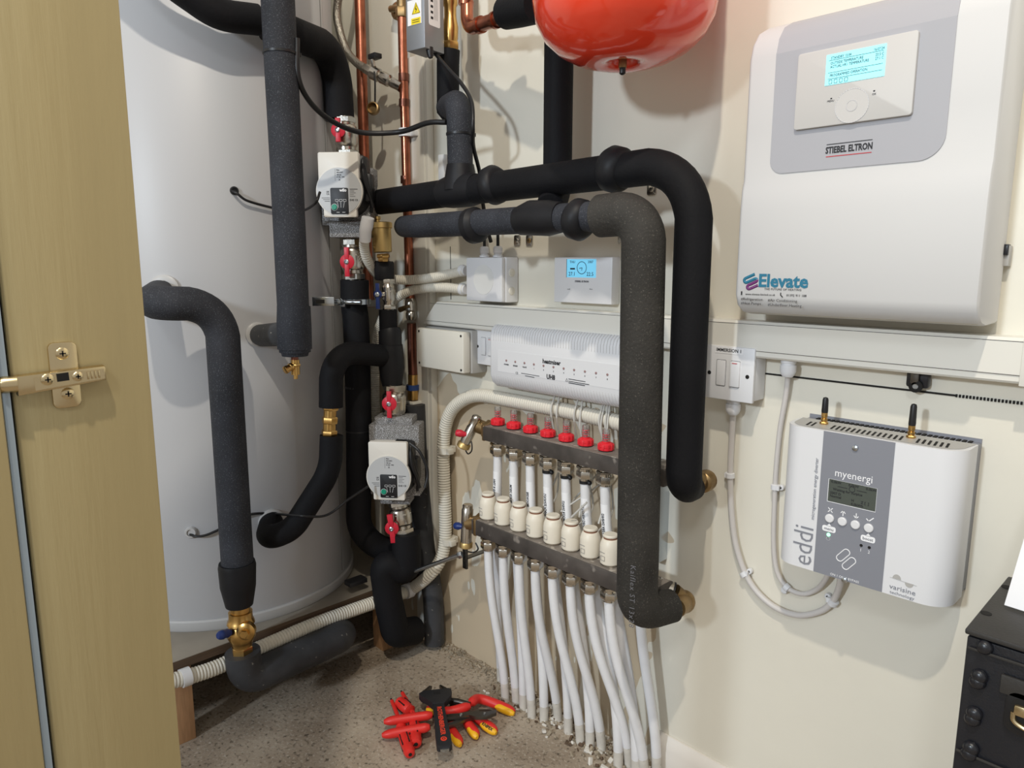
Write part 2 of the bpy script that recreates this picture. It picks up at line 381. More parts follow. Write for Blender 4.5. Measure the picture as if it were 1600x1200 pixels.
# ================================================================== pedestal and tank
th = thing('tank_platform', 'timber platform with a grey board top carrying the white tank', 'platform', (-.3, -.5, 0))
b = mb('ply').box((-.40, -.56, .1805), (.70, 1.06, .019)); b.m('btop').box((-.40, -.56, .1905), (.70, 1.06, .002)); b.build('board', th)
for x, y in ((-.075, -.668), (-.09, -.13), (-.70, -.79), (-.70, -.10), (-.075, -1.06)):
    mb('timber').box((x, y, .0855), (.045, .05, .171), .001).build('leg', th)
th = thing('hot_water_tank', 'tall white cylindrical hot water tank standing on the platform', 'tank', (TC.x, TC.y, .1915))
b = mb('tank')
cz = lambda r, z: [(TC.x + r * math.cos(2*PI*i/96), TC.y + r * math.sin(2*PI*i/96), z) for i in range(96)]
b.rings([cz(TR - .002, .205), cz(TR, .21), cz(TR, .9), cz(TR, 1.82), cz(TR - .03, 1.86), cz(.1, 1.87)])
shell = b.build('shell', th)
q = TK(519, 500); an = math.atan2(q.y - TC.y, q.x - TC.x)
b = mb('tanksm'); sF = frame_n((TC.x + TR * math.cos(an), TC.y + TR * math.sin(an), 1.0), (math.cos(an), math.sin(an), 0)); b.F = sF; b.box((0, 0, .0), (.0022, 1.55, .0016)); b.m('tank').box((.006, 0, -.0002), (.010, 1.55, .002), .0006); b.build('seam', th)
b = mb('tankrim'); b.rings([cz(TR + .003, .1915), cz(TR + .006, .196), cz(TR + .006, .214), cz(TR + .003, .2175), cz(TR - .01, .2175)]); b.build('base_rim', th)
def port(u, v, r, mname='tankrim', h=.008):
    p = TK(u, v); n = Vector((p.x - TC.x, p.y - TC.y, 0)).normalized()
    b = mb(mname); b.lathe(p - n * .003, n, [(r, 0), (r, h), (r * .85, h + .003), (r * .6, h + .003), (r * .6, h)], 24); b.build('port_collar', th); return p, n
port(402, 522, .026); port(424, 815, .030); port(299, 831, .013); port(366, 298, .009, 'rubber', .004); port(258, 452, .03)

# ================================================================== insulated pipes
def ring_on(b, p, ax, r, w, bulge=.006, lip=.003):
    ax = Vector(ax).normalized()
    b.lathe(Vector(p) - ax * w / 2, ax, [(r - .002, -.003), (r + lip, 0), (r + bulge, w * .25), (r + bulge, w * .75), (r + lip, w), (r - .002, w + .003)], 28)
def insul(name, label, pts, r, m='foam', parts=(), cat='pipe', bend=.06, smooth=None, taper=0):
    P = smooth or arc(pts, bend, 10)
    if taper: r0 = r; nP_ = len(P); r = lambda i: r0 * (1 - taper * max(0, 1 - (nP_ - 1 - i) / 7))
    th = thing(name, label, cat, P[0])
    b = mb(m); b.tube(P, r, 28); b.build('insulation', th)
    return th
X1 = .803; z1 = 1.156
th = insul('insulated_pipe', 'long smooth black insulated pipe, the upper of the two horizontals, dropping at its right end', [(-.05, -.14, z1 - .006), (X1 - .0, -.14, z1 + .006), (X1 + .002, -.14, W(1064, 765, .14).z), W(1082, 762, .075)], .029, 'foamd', bend=[.085, .05], taper=.25)
for u, v, w, tl in ((772, 286, .030, .25), (962, 262, .038, -.3)):
    p = W(u, v, .14); p.z = z1 + (p.x / X1) * .008; b = mb('tape'); ring_on(b, p, (1, 0, tl), .029, w, .009); b.build('wrap', th)
X2 = .745; z2 = 1.084
th = insul('insulated_pipe', 'thinner grey-black insulated pipe, the lower of the two horizontals, with rubber wraps', [W(632, 354, .12), W(655, 353, .19), (X2 - .07, -.19, z2)], .0245, 'foam', bend=.04)
for u, v, w, tl in ((741, 348, .030, .15), (905, 338, .034, -.25)):
    p = W(u, v, .19); p.z = z2 - .004; b = mb('tape'); ring_on(b, p, (1, 0, tl), .0245, w, .010); b.build('wrap', th)
p = W(838, 342, .19); b = mb('tape'); b.tube([p - Vector((.04, 0, .002)), p - Vector((.012, 0, -.002)), p + Vector((.03, 0, 0)), p + Vector((.06, 0, 0))], [.026, .031, .031, .026], 28); b.build('wrap', th)
zb2 = W(1000, 962, .19).z
th = insul('insulated_pipe', 'thick rough black insulated pipe with big elbow, hanging over the right end of the manifold', [(X2 - .085, -.19, z2), (X2 + .001, -.19, z2 + .002), (X2 + .012, -.19, zb2), W(1050, 946, .118)], .0345, 'foamr', bend=[.075, .05], taper=.18)
b = mb('greyink')
n = Vector((.25, -1, 0)).normalized(); p = Vector((X2 + .008, -.19, .47)) + n * .0348
b.text(frame_n(p, n) @ Matrix.Translation((.008, 0, 0)), 'Kaiflex ST 13x28', .013, .0004, rot=-PI/2, sp=1.2); b.build('lettering', th)
# vertical from above behind the vessel, joining the lower horizontal
th = insul('insulated_pipe', 'straight black insulated pipe coming down behind the red vessel', [(W(873, 100, .078).x, -.078, 1.62), (W(873, 100, .078).x, -.078, 1.15), (W(866, 320, .14).x, -.150, 1.105)], .0275, 'foamd', bend=.05)
# rising leg of the upper horizontal, next to the corner
pT = W(720, 285, .14); pT.z = z1
th = insul('insulated_pipe', 'black insulated pipe rising from the upper horizontal to the valve beside the metal box', [pT, (pT.x - .004, -.14, W(716, 160, .14).z), W(700, 168, .08)], .0262, 'foam', bend=[.035])
b = mb('foamd'); b.tube([W(702, 186, .085), W(700, 176, .085), W(700, 100, .085), W(701, 78, .085)], [.014, .0245, .0245, .0245], 28); b.build('upper_leg', th)
th_rise = th
b = mb('tape'); b.tube([(pT.x - .055, -.139, z1 - .002), (pT.x - .03, -.139, z1), (pT.x + .03, -.139, z1), (pT.x + .05, -.139, z1)], [.030, .034, .034, .030], 28)
b.tube([(pT.x, -.14, z1), (pT.x - .001, -.14, z1 + .03), (pT.x - .001, -.14, z1 + .052)], [.036, .032, .028], 28); b.build('wrap', th)
# pipe A on the tank front
pA = [XP(437, 60, .06) + Vector((0, 0, .75)), XP(437, 60, .06), XP(447, 250, .06), XP(459, 500, .06), XP(461, 550, .06)]
th = insul('insulated_pipe', 'long straight grey-black insulated pipe in front of the tank, ending in small brass drain valve', None, .0315, 'foam', smooth=pA)
b = mb('foam'); b.tube([XP(459, 478, .06), XP(459.5, 510, .06), XP(460.5, 545, .06)], [.033, .0345, .0345], 28); b.tube([XP(460.5, 541, .06), XP(461, 556, .06)], [.031, .026], 28); b.build('sleeve', th)
b = mb('foamg'); q = XP(456, 521, .06); e = TK(405, 523); n = Vector((e.x - TC.x, e.y - TC.y, 0)).normalized(); b.tube([q, e + n * .02, e], [.026, .024, .0225], 28); b.build('branch', th)
def tie(pa, ax, r, th, name='cable_tie', side=None):
    b = mb('rubber'); ax = Vector(ax).normalized(); b.lathe(Vector(pa) - ax * .0025, ax, [(r, 0), (r + .0015, .0003), (r + .0015, .0047), (r, .005)], 28)
    if side is not None: b.F = frame_n(Vector(pa) + Vector(side) * (r + .004), (1, -.7, 0)); b.box((0, 0, 0), (.008, .007, .006), .001)
    b.F = Matrix.Identity(4); b.build(name, th)
tie(XP(438, 84, .06), pA[2] - pA[1], .0315, th, side=(.5, .85, 0))
tie(W(718, 210, .14), (0, 0, 1), .0262, th_rise, side=(.5, .85, 0))
p = XP(459, 575, .06)
vth = thing('drain_valve', 'small brass drain valve under the long straight pipe in front of the tank', 'valve', p)
b = mb('copperd').cyl(XP(460, 555, .06), XP(461, 566, .06), .0075); b.m('brass').cyl(XP(461, 562, .06), XP(462, 585, .06), .009); b.hexnut(XP(461, 568, .06), XP(461.3, 573, .06), .011); b.cyl(XP(462, 584, .06), XP(462, 592, .06), .0045); b.build('body', vth)
b = mb('brass'); b.lathe(XP(459, 571, .06), XP(441, 581, .065) - XP(459, 571, .06), [(.006, 0), (.0085, .006), (.0085, .010), (.007, .011), (.007, .016), (.008, .017), (.008, .023), (.006, .024)], 18); b.build('spout', vth)
# top-left run from the tank top over to the left pump column
c1 = lambda u, v: W(u, v, .2)
th = insul('insulated_pipe', 'black insulated elbow sweeping in from the top left in front of the tank top', None, .029, 'foamd', smooth=spl([XP(120, -230, -.04), XP(200, -105, -.04), XP(250, -45, -.04), XP(300, -5, -.035), XP(345, 22, -.03), XP(402, 31, -.03)], 8))
b = mb('copperd'); b.tube([XP(398, 31, -.03), XP(412, 33, -.03)], .0225, 24); b.build('copper_end', th)
th = insul('insulated_pipe', 'black insulated elbow behind the long straight pipe, turning down to the upper pump', None, .0335, 'foamd', smooth=arc([XP(416, 36, -.03), XP(470, 58, -.035), W(524, 78, .2), c1(531, 188)], .08, 10))
# pipe B
pB = [XP(262, 466, -.02), XP(338, 476, .0), XP(352, 600, .0), XP(366, 800, .0), XP(370, 880, .0)]
e = TK(250, 462); 
th = insul('insulated_pipe', 'black insulated pipe bending down from the left of the tank to the large brass valve', None, .0325, 'foam', smooth=arc([e, XP(237, 474, .0), XP(345, 475, .0), XP(353, 600, .0), XP(371, 880, .0)], [.03, .07, .3], 10))
b = mb('tape'); b.tube([XP(370, 878, .0), XP(370.5, 884, .0), XP(372, 915, .0), XP(374, 945, .0)], [.036, .038, .036, .028], 28); b.build('tape_wrap', th)
vth = thing('brass_valve', 'large brass valve with a blue handle at the foot of the left insulated pipe', 'valve', XP(377, 985, 0))
b = mb('brass'); a_, z_ = XP(375, 945, .0), XP(379, 1022, .0); ax = z_ - a_; L_ = ax.length; BK = 1.22
b.lathe(a_, ax, [(BK * r__, h__) for r__, h__ in [(.017, 0), (.017, L_*.12), (.020, L_*.13), (.020, L_*.26), (.022, L_*.3), (.0235, L_*.36), (.020, L_*.4), (.024, L_*.5), (.024, L_*.62), (.019, L_*.72), (.017, L_*.8), (.017, L_*.82)]], 28)
b.hexnut(a_ + ax * .82, z_, .0225); b.build('body', vth)
n = Vector((.75, -.66, 0)).normalized(); q = PL(385, 985, XP(379, 985, 0) + n * .024, n)
b = mb('brass'); b.lathe(q, n, [(.019, -.006), (.019, .006), (.0145, .009), (.010, .010), (.0099, .012)], 28); b.hexnut(q + n * .009, q + n * .019, .0092); b.build('cap', vth)
lv = XP(360, 988, .01); d = XP(330, 997, .02) - lv
b = mb('bluev'); b.lathe(lv, d, [(.007, 0), (.0095, .008), (.0085, .015), (.010, .018), (.009, .026), (.006, .03)], 14); b.build('handle', vth)
th = insul('insulated_pipe', 'dusty black insulated elbow and low run under the brass valve, ducking beneath the platform', None, .0365, 'foamg', smooth=arc([XP(379, 1018, .0), XP(384, 1062, .0), XP(538, 992, .0), XP(508, 985, -.12)], [.045, .03], 10))

# left pump column (upper pump)
th = insul('insulated_pipe', 'black insulated pipe below the upper pump valves, clamped by a zinc bracket', None, .031, 'foamd', smooth=spl([c1(554, 437), c1(554, 466), c1(553, 475), c1(557, 520), c1(560, 640), c1(561, 760), c1(562, 820), W(585, 850, .17), W(618, 862, .12)], 6))
for u, v in ((559, 604), (560.5, 672)): tie(c1(u, v), (0, 0, 1), .0300, th)
b = mb('foamd'); b.tube([c1(554, 438), c1(554.5, 466)], .0335, 28); b.build('sleeve', th)

# right pump column
c2 = lambda u, v: W(u, v, .14)
cv = lambda u, v: W(u, v, .155)
vt = thing('air_vent', 'matt brass bottle air vent standing on a black sleeve above the blue handled valve', 'air vent', cv(597, 405))
b = mb('brassv'); a_ = cv(598, 394); z_ = cv(595, 348); ax = z_ - a_; L_ = ax.length
b.lathe(a_, ax, [(.0205, 0), (.0215, .002), (.0228, L_*.8), (.026, L_*.81), (.026, L_*.98), (.024, L_), (.008, L_ + .001)], 32)
b.lathe(cv(590, 350), Z, [(.0055, 0), (.0055, .010), (.0075, .011), (.0075, .017), (.005, .018)], 12)
b.build('body', vt); b = mb('brass'); b.hexnut(cv(599, 403), cv(598.6, 397), .016); b.hexnut(cv(599.4, 409), cv(599, 402), .013); b.build('nut', vt)
tag(mb('tape').tube([c2(600, 408), c2(600, 411), c2(601, 435), c2(601, 438)], [.021, .0235, .0235, .021], 28).build('foam_sleeve', org=c2(600, 420)), 'short black foam sleeve between the brass air vent and the blue handled valve', 'sleeve')
def lever_valve(label, pt, pb, r, n, hub_uv, hm, lens, tilt=0, split=None, flange=0, name='lever_valve', hw=.011):
    r *= 1.2; pt, pb = Vector(pt), Vector(pb); ax = pb - pt; L_ = ax.length; d = ax.normalized()
    th = thing(name, label, 'valve', pb)
    b = mb('nickel'); b.lathe(pt, ax, [(r*.8, 0), (r*.8, L_*.2), (r*.95, L_*.24), (r, L_*.3), (r*1.02, L_*.45), (r, L_*.66), (r*.92, L_*.72), (r*.8, L_*.76), (r*.8, L_)], 28)
    b.lathe(pt + ax * .36, ax, [(r*1.0, 0), (r*1.06, .001), (r*1.06, .004), (r*1.0, .005)], 8, .2)
    b.build('body', th)
    b = mb('nickel'); b.hexnut(pt, pt + ax * .16, r * .95); b.build('nut', th); b = mb('nickel')
    if flange: b.lathe(pb - d * .016, d, [(r*.9, 0), (flange, .002), (flange, .012), (flange*.9, .015)], 30)
    else: b.hexnut(pb - ax * .17, pb, r * .98)
    b.build('nut', th)
    n = Vector(n).normalized(); h = PL(hub_uv[0], hub_uv[1], (pt + pb) / 2 + n * (r + .012), n); F = frame_n(h, n) @ Matrix.Rotation(tilt, 4, 'Z')
    b = mb('nickel'); b.cyl((pt + pb) / 2, h - n * .004, r * .45, r*.35); b.build('stem', th)
    b = mb(hm); b.F = F; b.lathe((0, 0, -.003), (0, 0, 1), [(r*.55, -.004), (r*.62, 0), (r*.62, .002), (.006, .006)], 24)
    l1, l2 = lens
    b.prism([(-hw*.42, 0), (hw*.42, 0), (hw*.5, l1), (-hw*.5, l1)], -.004, .003, bev=.001); b.prism([(-hw*.5, -l2), (hw*.5, -l2), (hw*.42, 0), (-hw*.42, 0)], -.004, .003, bev=.001)
    hd = b.build('handle', th)
    b = mb('chrome'); b.F = F; b.lathe((0, 0, .002), (0, 0, 1), [(.0055, 0), (.0055, .003), (.003, .004), (.0029, .002), (.0001, .002)], 18); b.build('screw', hd); return th
nP = Vector((.65, -.76, 0)).normalized()
lever_valve('chrome ball valve with a red handle directly above the upper pump', c1(539, 184), c1(543, 246), .022, nP, (528, 203), 'redv', (.026, .026))
lever_valve('chrome ball valve with a red handle just below the upper pump', c1(549, 374), c1(553, 438), .023, nP, (542, 409), 'redv', (.033, .034))
lever_valve('slim chrome valve with a blue handle below the brass air vent', c2(606, 436), c2(608, 484), .0135, nP, (590, 460), 'bluev', (.026, .034), hw=.009)
lever_valve('chrome ball valve with a red handle directly above the lower pump', c2(616, 600), c2(615, 663), .024, nP, (608, 631), 'redv', (.030, .034), flange=.0325)
lever_valve('chrome ball valve with a bright red tilted handle below the lower pump', c2(622, 783), c2(630, 834), .023, nP, (612, 826), 'redv', (.036, .036), tilt=.12, hw=.014)
# sleeve and tee
th = insul('insulated_tee', 'black insulated tee with rubber sleeves directly below the blue handled chrome valve', None, .0215, 'foamd', smooth=[c2(606, 484), c2(607, 520), c2(609, 560)])
b = mb('tape'); b.tube([c2(609, 514), c2(609.5, 517), c2(610, 541)], [.024, .0275, .0275], 28); b.tube([c2(610, 538), c2(610, 545), c2(612, 575), c2(612, 592), c2(613, 602)], [.029, .0305, .0305, .027, .024], 28); b.build('sleeve', th)
arm = [c2(606, 557), XP(535, 551, .0), XP(513, 575, .0), XP(517, 634, .0)]
b = mb('foamd'); b.tube(arc([c2(608, 557), XP(518, 548, .0), XP(517, 636, .0)], .055, 12), .0265, 28); b.build('arm', th)
un = thing('brass_union', 'gold brass union between two black insulated pipes right of the tank', 'fitting', XP(515, 657, 0))
b = mb('brass'); b.hexnut(XP(516.3, 634, 0), XP(516, 641, 0), .0185); b.cyl(XP(516, 640, 0), XP(515.5, 652, 0), .0145); b.hexnut(XP(515.6, 651, 0), XP(515, 662, 0), .0178); b.cyl(XP(515, 661, 0), XP(514.7, 673, 0), .0145); b.hexnut(XP(514.7, 672, 0), XP(514.4, 681, 0), .0182); b.build('body', un)
pe = TK(424, 815)
th = insul('insulated_pipe', 'black insulated pipe curving from the brass union down to the white tank port', None, .026, 'foamd', smooth=arc([XP(518, 680, 0), XP(516, 735, .0), XP(458, 826, .0), (pe + Vector((.07, -.045, -.012))), pe], [.09, .05, .02], 10))
# pipes below the lower pump
th = insul('insulated_pipe', 'fat black insulated pipe looping below the lower pump and down towards the floor', None, .0355, 'foamd', smooth=arc([c2(634, 832), W(637, 900, .14), W(598, 872, .19), XP(606, 935, .0), XP(618, 990, .01), W(648, 985, .10)], [.05, .05, .1, .02], 8))
# leaning pipe in the corner
th = insul('insulated_pipe', 'dusty grey wrapped pipe standing on the floor in the corner', None, .0265, 'foamg', smooth=spl([W(648, 632, .045), W(652, 720, .045), W(663, 850, .045), W(676, 930, .045), W(679, 1004, .045)], 8))
# pump
def pump(label, axis_pt, face_uv, shell, blocks):
    n = nP; o_ = PL(face_uv[0], face_uv[1], Vector(axis_pt) + n * .082, n); F = frame_n(o_, n) @ Matrix.Scale(1.075, 4)
    th = thing('circulation_pump', label, 'pump', axis_pt)
    l = lambda u, v, dz: (lambda p: (p.x, p.y))(F.inverted() @ PL(u, v, o_ + n * dz, n))
    b = mb('epp'); b.F = F
    for (u0, v0, u1, v1, za, zb) in shell:
        a_, c_ = l(u0, v0, zb), l(u1, v1, zb); b.box(((a_[0] + c_[0]) / 2, (a_[1] + c_[1]) / 2, (za + zb) / 2), (abs(c_[0] - a_[0]), abs(c_[1] - a_[1]), abs(zb - za)), .003)
    b.build('insulation_shell', th)
    b = mb('pblk'); b.F = F; b.lathe((.004, 0, -.062), (0, 0, 1), [(.046, 0), (.052, .01), (.052, .03), (.048, .045), (.046, .055)], 32)
    b.box((.026, .045, -.036), (.052, .062, .045), .010); b.box((.045, .01, -.036), (.035, .06, .035), .008)
    b.build('motor', th)
    b = mb('pwhite'); b.F = F; b.prism(circ(.0495, n=56), -.012, 0, bev=.0015); b.prism(rrect(.086, .062, .004, -.001, .048), -.014, -.0015, bev=.0015); b.box((-.001, .048, -.026), (.080, .056, .028), .004); b.prism(rrect(.07, .02, .003, .0, -.042), -.012, -.001, bev=.001); hs = b.build('housing', th)
    b = mb('disc'); b.F = F; b.prism(circ(.0475, n=56), 0, .0012); fp = b.build('label_plate', th)
    b = mb('pblk'); b.F = F; b.prism(rrect(.038, .053, .003, .0005, -.0195), .0012, .0024, bev=.0006); b.m('green').lathe((-.0105, -.032, .0024), (0, 0, 1), [(.0058, 0), (.0058, .002), (.0048, .003), (.0001, .003)], 24)
    b.m('wink').text(F @ Matrix.Translation((.009, .002, .0024)), 'wilo', .0085, bold=.0003)
    b.line(F, circ(.0066, -.0105, -.032, 20), .0007, .0027, True)
    for k in (-1, 0, 1):
        b.line(F, rrect(.0062, .0042, .0006, .0035 + k * .0085, -.0185), .0005, .0027, True); b.line(F, [(.0035 + k * .0085 * .9, -.0215), (.0035 + k * .005, -.033)], .0005, .0027)
    b.line(F, [(-.006, -.0425), (0, -.0425)], .0007, .0027); b.line(F, [(.006, -.0425), (.012, -.0425)], .0007, .0027); b.build('display', fp)
    b = mb('ink')
    for s_, x_, y_, sz in (('Para', -.004, .0425, .0036), ('25/6-43/SC', -.004, .0378, .003), ('180 mm', -.004, .033, .003), ('IP X4D  TF95', -.004, .0285, .003), ('X', .0, .023, .0055), ('EHE CE', .022, -.018, .0055), ('UK', -.027, -.001, .0045), ('CA', -.027, -.0055, .0045)):
        b.text(F @ Matrix.Translation((x_, y_, 0)), s_, sz, .0014, 'LEFT', .0001)
    b.line(F, [(-.007, .045), (-.007, .021)], .0004, .0014)
    for k in range(5): b.line(F, [(.023, .004 - k * .0036), (.023 + (.016, .009, .012, .008, .011)[k], .004 - k * .0036)], .0012 if k == 0 else .0008, .0014)
    for k in range(3): b.line(F, [(-.037 + k*.003, -.013 - k * .0035), (-.0205, -.013 - k * .0035)], .0009, .0014)
    b.build('lettering', fp)
    b = mb('rubber')
    b.tube([F @ Vector(p) for p in spl([(.030, .072, -.045), (.045, .070, -.022), (.048, .045, -.012), (.052, .02, -.012), (.058, -.005, -.02), (.062, -.03, -.03)], 8)], .0045, 10)
    b.tube([F @ Vector(p) for p in spl([(.03, .06, -.03), (.047, .058, -.016), (.055, .02, -.018), (.060, -.01, -.028), (.055, -.04, -.04)], 8)], .004, 10)
    cb = b.build('cable', th)
    return th, F
t1, F1 = pump('grey and white round faced pump, the higher of the two', c1(545, 300), (530, 299), [(499, 270, 580, 352, -.10, -.045), (513, 345, 572, 371, -.085, -.035), (540, 262, 582, 290, -.10, -.06)], None)
t2, F2 = pump('grey and white round faced pump, the lower of the two', c2(620, 725), (607, 746), [(575, 664, 656, 776, -.10, -.042), (584, 652, 644, 672, -.10, -.05), (592, 768, 640, 790, -.095, -.05)], None)
# cable loop of the lower pump
b = mb('rubber'); b.tube(spl([W(640, 692, .17), W(655, 705, .16), W(666, 728, .15), W(668, 745, .15), W(664, 762, .16)], 8), .0035, 10); tag(b.build('power_cable', org=W(655, 705, .16)), 'loose loop of black cable at the right of the lower pump', 'cable')
# ================================================================== cables at the tank
def cable(label, pts, r, m='rubber', name='cable', cat='cable', group=None):
    b = mb(m); b.tube(spl(pts, 10), r, 10); return tag(b.build(name, org=pts[0]), label, cat, group)
tk = lambda u, v, o=.004: TK(u, v, o)
cable('thick black cable swinging across both copper pipes at the top', [XP(464, 60, .085), XP(466, 120, .085), XP(485, 160, .07), XP(520, 190, .06), XP(565, 207, .06), W(625, 206, .19), W(668, 192, .18), W(697, 191, .165)], .0055)
cable('black cable running from the metal box down over the rising insulated pipe', [W(668, 62, .13), W(676, 78, .13), W(698, 105, .125), W(722, 132, .125), W(737, 160, .14), W(739, 200, .15), W(740, 230, .12), W(749, 268, .09), W(752, 300, .09), W(760, 350, .06), W(767, 378, .04)], .0042)
cable('thin black sensor cable leaving the grommet high on the tank', [tk(362, 298, .001), tk(370, 302, .012), tk(385, 313, .012), tk(415, 322, .01), tk(440, 327, .01), tk(470, 330, .02), XP(492, 318, .03), XP(500, 300, .03)], .0028)
cable('thin black sensor cable leaving the low white grommet on the tank', [tk(297, 835, .004), tk(306, 838, .012), tk(322, 836, .012), tk(345, 826, .008), tk(370, 812, .008), tk(395, 803, .008), tk(430, 803, .012), XP(470, 806, .045), XP(510, 805, .045), XP(545, 780, .045), XP(575, 760, .03)], .0028)

# ================================================================== copper risers, corner fittings
def straight(label, pts, r, m, name='copper_pipe', cat='pipe'):
    b = mb(m); b.tube([Vector(p) for p in pts], r, 20); return tag(b.build(name, org=pts[-1]), label, cat)
straight('left upright copper pipe behind the upper pump', [W(565, 100, .06) + Vector((0, 0, .6)), W(565, 100, .06), W(570, 280, .06), W(577, 480, .06)], .0135, 'copper')
th = thing('copper_pipe', 'right upright copper pipe with soldered joints and a brass valve low down', 'pipe', W(643, 600, .035))
b = mb('copper'); b.tube([W(630, 100, .035) + Vector((0, 0, .6)), W(630, 100, .035), W(633, 200, .035), W(636, 310, .035), W(641, 470, .035)], .0112, 20); b.build('upper_pipe', th)
b = mb('copperd'); b.tube([W(643, 505, .035), W(644, 560, .035), W(645, 585, .035)], .0118, 20); b.build('lower_pipe', th)
for v in (115, 155, 275): mb('copperd').tube([W(630.5 + (v-100)*.02, v, .035), W(630.5 + (v-100)*.02, v + 12, .035)], .0130, 20).build('joint', th)
b = mb('brassd'); b.hexnut(W(628, 12, .035), W(628.5, 28, .035), .016); b.cyl(W(628, -10, .035), W(628, 14, .035), .012); b.build('upper_fitting', th)
b = mb('brass'); b.cyl(W(645, 585, .035), W(645, 602, .035), .0125); b.cyl(W(645, 608, .035), W(645, 624, .035), .0135); b.m('cblue').cyl(W(645, 601, .035), W(645, 609, .035), .0165); b.m('warm').box(W(647, 630, .035), (.032, .03, .012), .002); b.build('lower_fitting', th)
vth = thing('drain_cock', 'dull nickel drain valve on the right copper pipe beside the trunking end', 'valve', W(643, 505, .035))
b = mb('nickel'); b.lathe(W(642, 466, .035), W(643, 508, .035) - W(642, 466, .035), [(.011, 0), (.0145, .006), (.0155, .012), (.0155, .03), (.012, .034), (.014, .038), (.014, .050), (.011, .055)], 22); b.build('body', vth)
b = mb('brassd'); b.cyl(W(641, 478, .045), W(625, 484, .05), .005, .007); b.build('outlet', vth)
# filling loop
th = thing('filling_hose', 'braided metal filling hose looping between the copper pipes', 'hose', W(533, 0, .1))
b = mb('braid'); b.tube(spl([W(560, -260, .08), W(543, -90, .10), W(527, 10, .10), W(530, 45, .10), W(541, 78, .095), W(556, 97, .09), W(572, 108, .085)], 10), .0102, 16); b.build('hose', th)
b = mb('nickel'); a_, z_ = W(570, 106, .085), W(582, 113, .08); b.hexnut(a_, z_, .0125); b.build('nut', th)
vth = thing('filling_valve', 'small chrome filling valve between the braided hose and the right copper pipe', 'valve', W(600, 122, .07))
b = mb('nickel'); a_, z_ = W(580, 112, .08), W(627, 136, .04); ax = z_ - a_; L_ = ax.length
b.lathe(a_, ax, [(1.3 * r__, h__) for r__, h__ in [(.010, 0), (.0125, .002), (.0125, L_*.25), (.009, L_*.28), (.0115, L_*.35), (.0115, L_*.6), (.008, L_*.65), (.0095, L_*.7), (.009, L_*.9), (.010, L_)]], 20); b.build('body', vth)
b = mb('nickel'); q = W(584, 104, .08); b.cyl(q, q + Vector((0, -.004, .016)), .006); b.m('rubber').box(q + Vector((.006, 0, .022)), (.030, .022, .012), .002); b.build('lever', vth)
th = thing('dust_cap', 'small round dust cap hanging on a black strap between the copper pipes', 'cap', W(585, 165, .08))
b = mb('rubber'); b.tube(spl([W(585, 112, .085), W(586, 130, .088), W(586, 150, .088), W(586, 163, .088)], 6), .0022, 8); b.build('strap', th)
q = W(585, 171, .085); b = mb('brassd'); b.lathe(q, Vector((.5, -.8, .1)), [(.014, 0), (.0155, .002), (.0155, .012), (.0125, .0135), (.0125, .003), (.0001, .003)], 24); b.build('cap', th)
# pipe clip on the right copper pipe
b = mb('white'); q = W(634, 209, .035); b.lathe(q - Vector((0, 0, .007)), Z, [(.0115, 0), (.0175, 0), (.0175, .019), (.0115, .019)], 20); b.box(q + Vector((.022, .012, -.001)), (.026, .022, .014), .003); tag(b.build('pipe_clip', org=q), 'white plastic clip holding the right copper pipe to the wall', 'clip')
b = mb('shade'); q = W(578, 474, .06); b.box(q, (.03, .045, .018), .003); tag(b.build('pipe_clip', org=q), 'grey plastic clip at the foot of the left copper pipe', 'clip')
# round wall clamp behind, top
b = mb('brassd'); q = W(611, 14, .03); b.lathe(q + Vector((0, .028, 0)), (0, -1, 0), [(.021, 0), (.021, .012), (.018, .016), (.008, .018), (.008, .030)], 24); b.cyl(q, W(626, 12, .035), .008); tag(b.build('wall_elbow', org=q), 'dull brass round wall plate fitting at the top beside the right copper pipe', 'fitting')
# metal strut bracket at the left column
th = thing('pipe_bracket', 'zinc pipe bracket with bolts clamped round the left insulated pipe', 'bracket', c1(556, 468))
b = mb('chrome'); q = XP(505, 471, .03); b.F = frame_n(q, (.8, -.6, 0)); b.box((0, 0, 0), (.046, .019, .003), .001); b.box((0, .0085, -.006), (.046, .002, .012)); b.m('dark').box((-.006, 0, .0018), (.018, .008, .0006)); b.build('channel', th)
b = mb('chrome'); a_, z_ = XP(520, 471, .03), c1(548, 471) + nP * .036; b.cyl(a_, z_, .0035); b.hexnut(a_.lerp(z_, .35), a_.lerp(z_, .5), .0075); b.hexnut(a_.lerp(z_, .55), a_.lerp(z_, .62), .0085); b.build('rod', th)
b = mb('chrome'); q = c1(556, 471); b.lathe(q - Vector((0, 0, .006)), Z, [(.033, 0), (.036, 0), (.036, .012), (.033, .012)], 28); b.tube([q + nP * .036 + Vector((-.012, -.01, 0)), q + nP * .041 + Vector((.02, .016, 0))], .006, 10); b.hexnut(q + nP * .040 - Vector((.014, .012, .010)), q + nP * .040 - Vector((.014, .012, -.006)), .006); b.build('clamp', th)

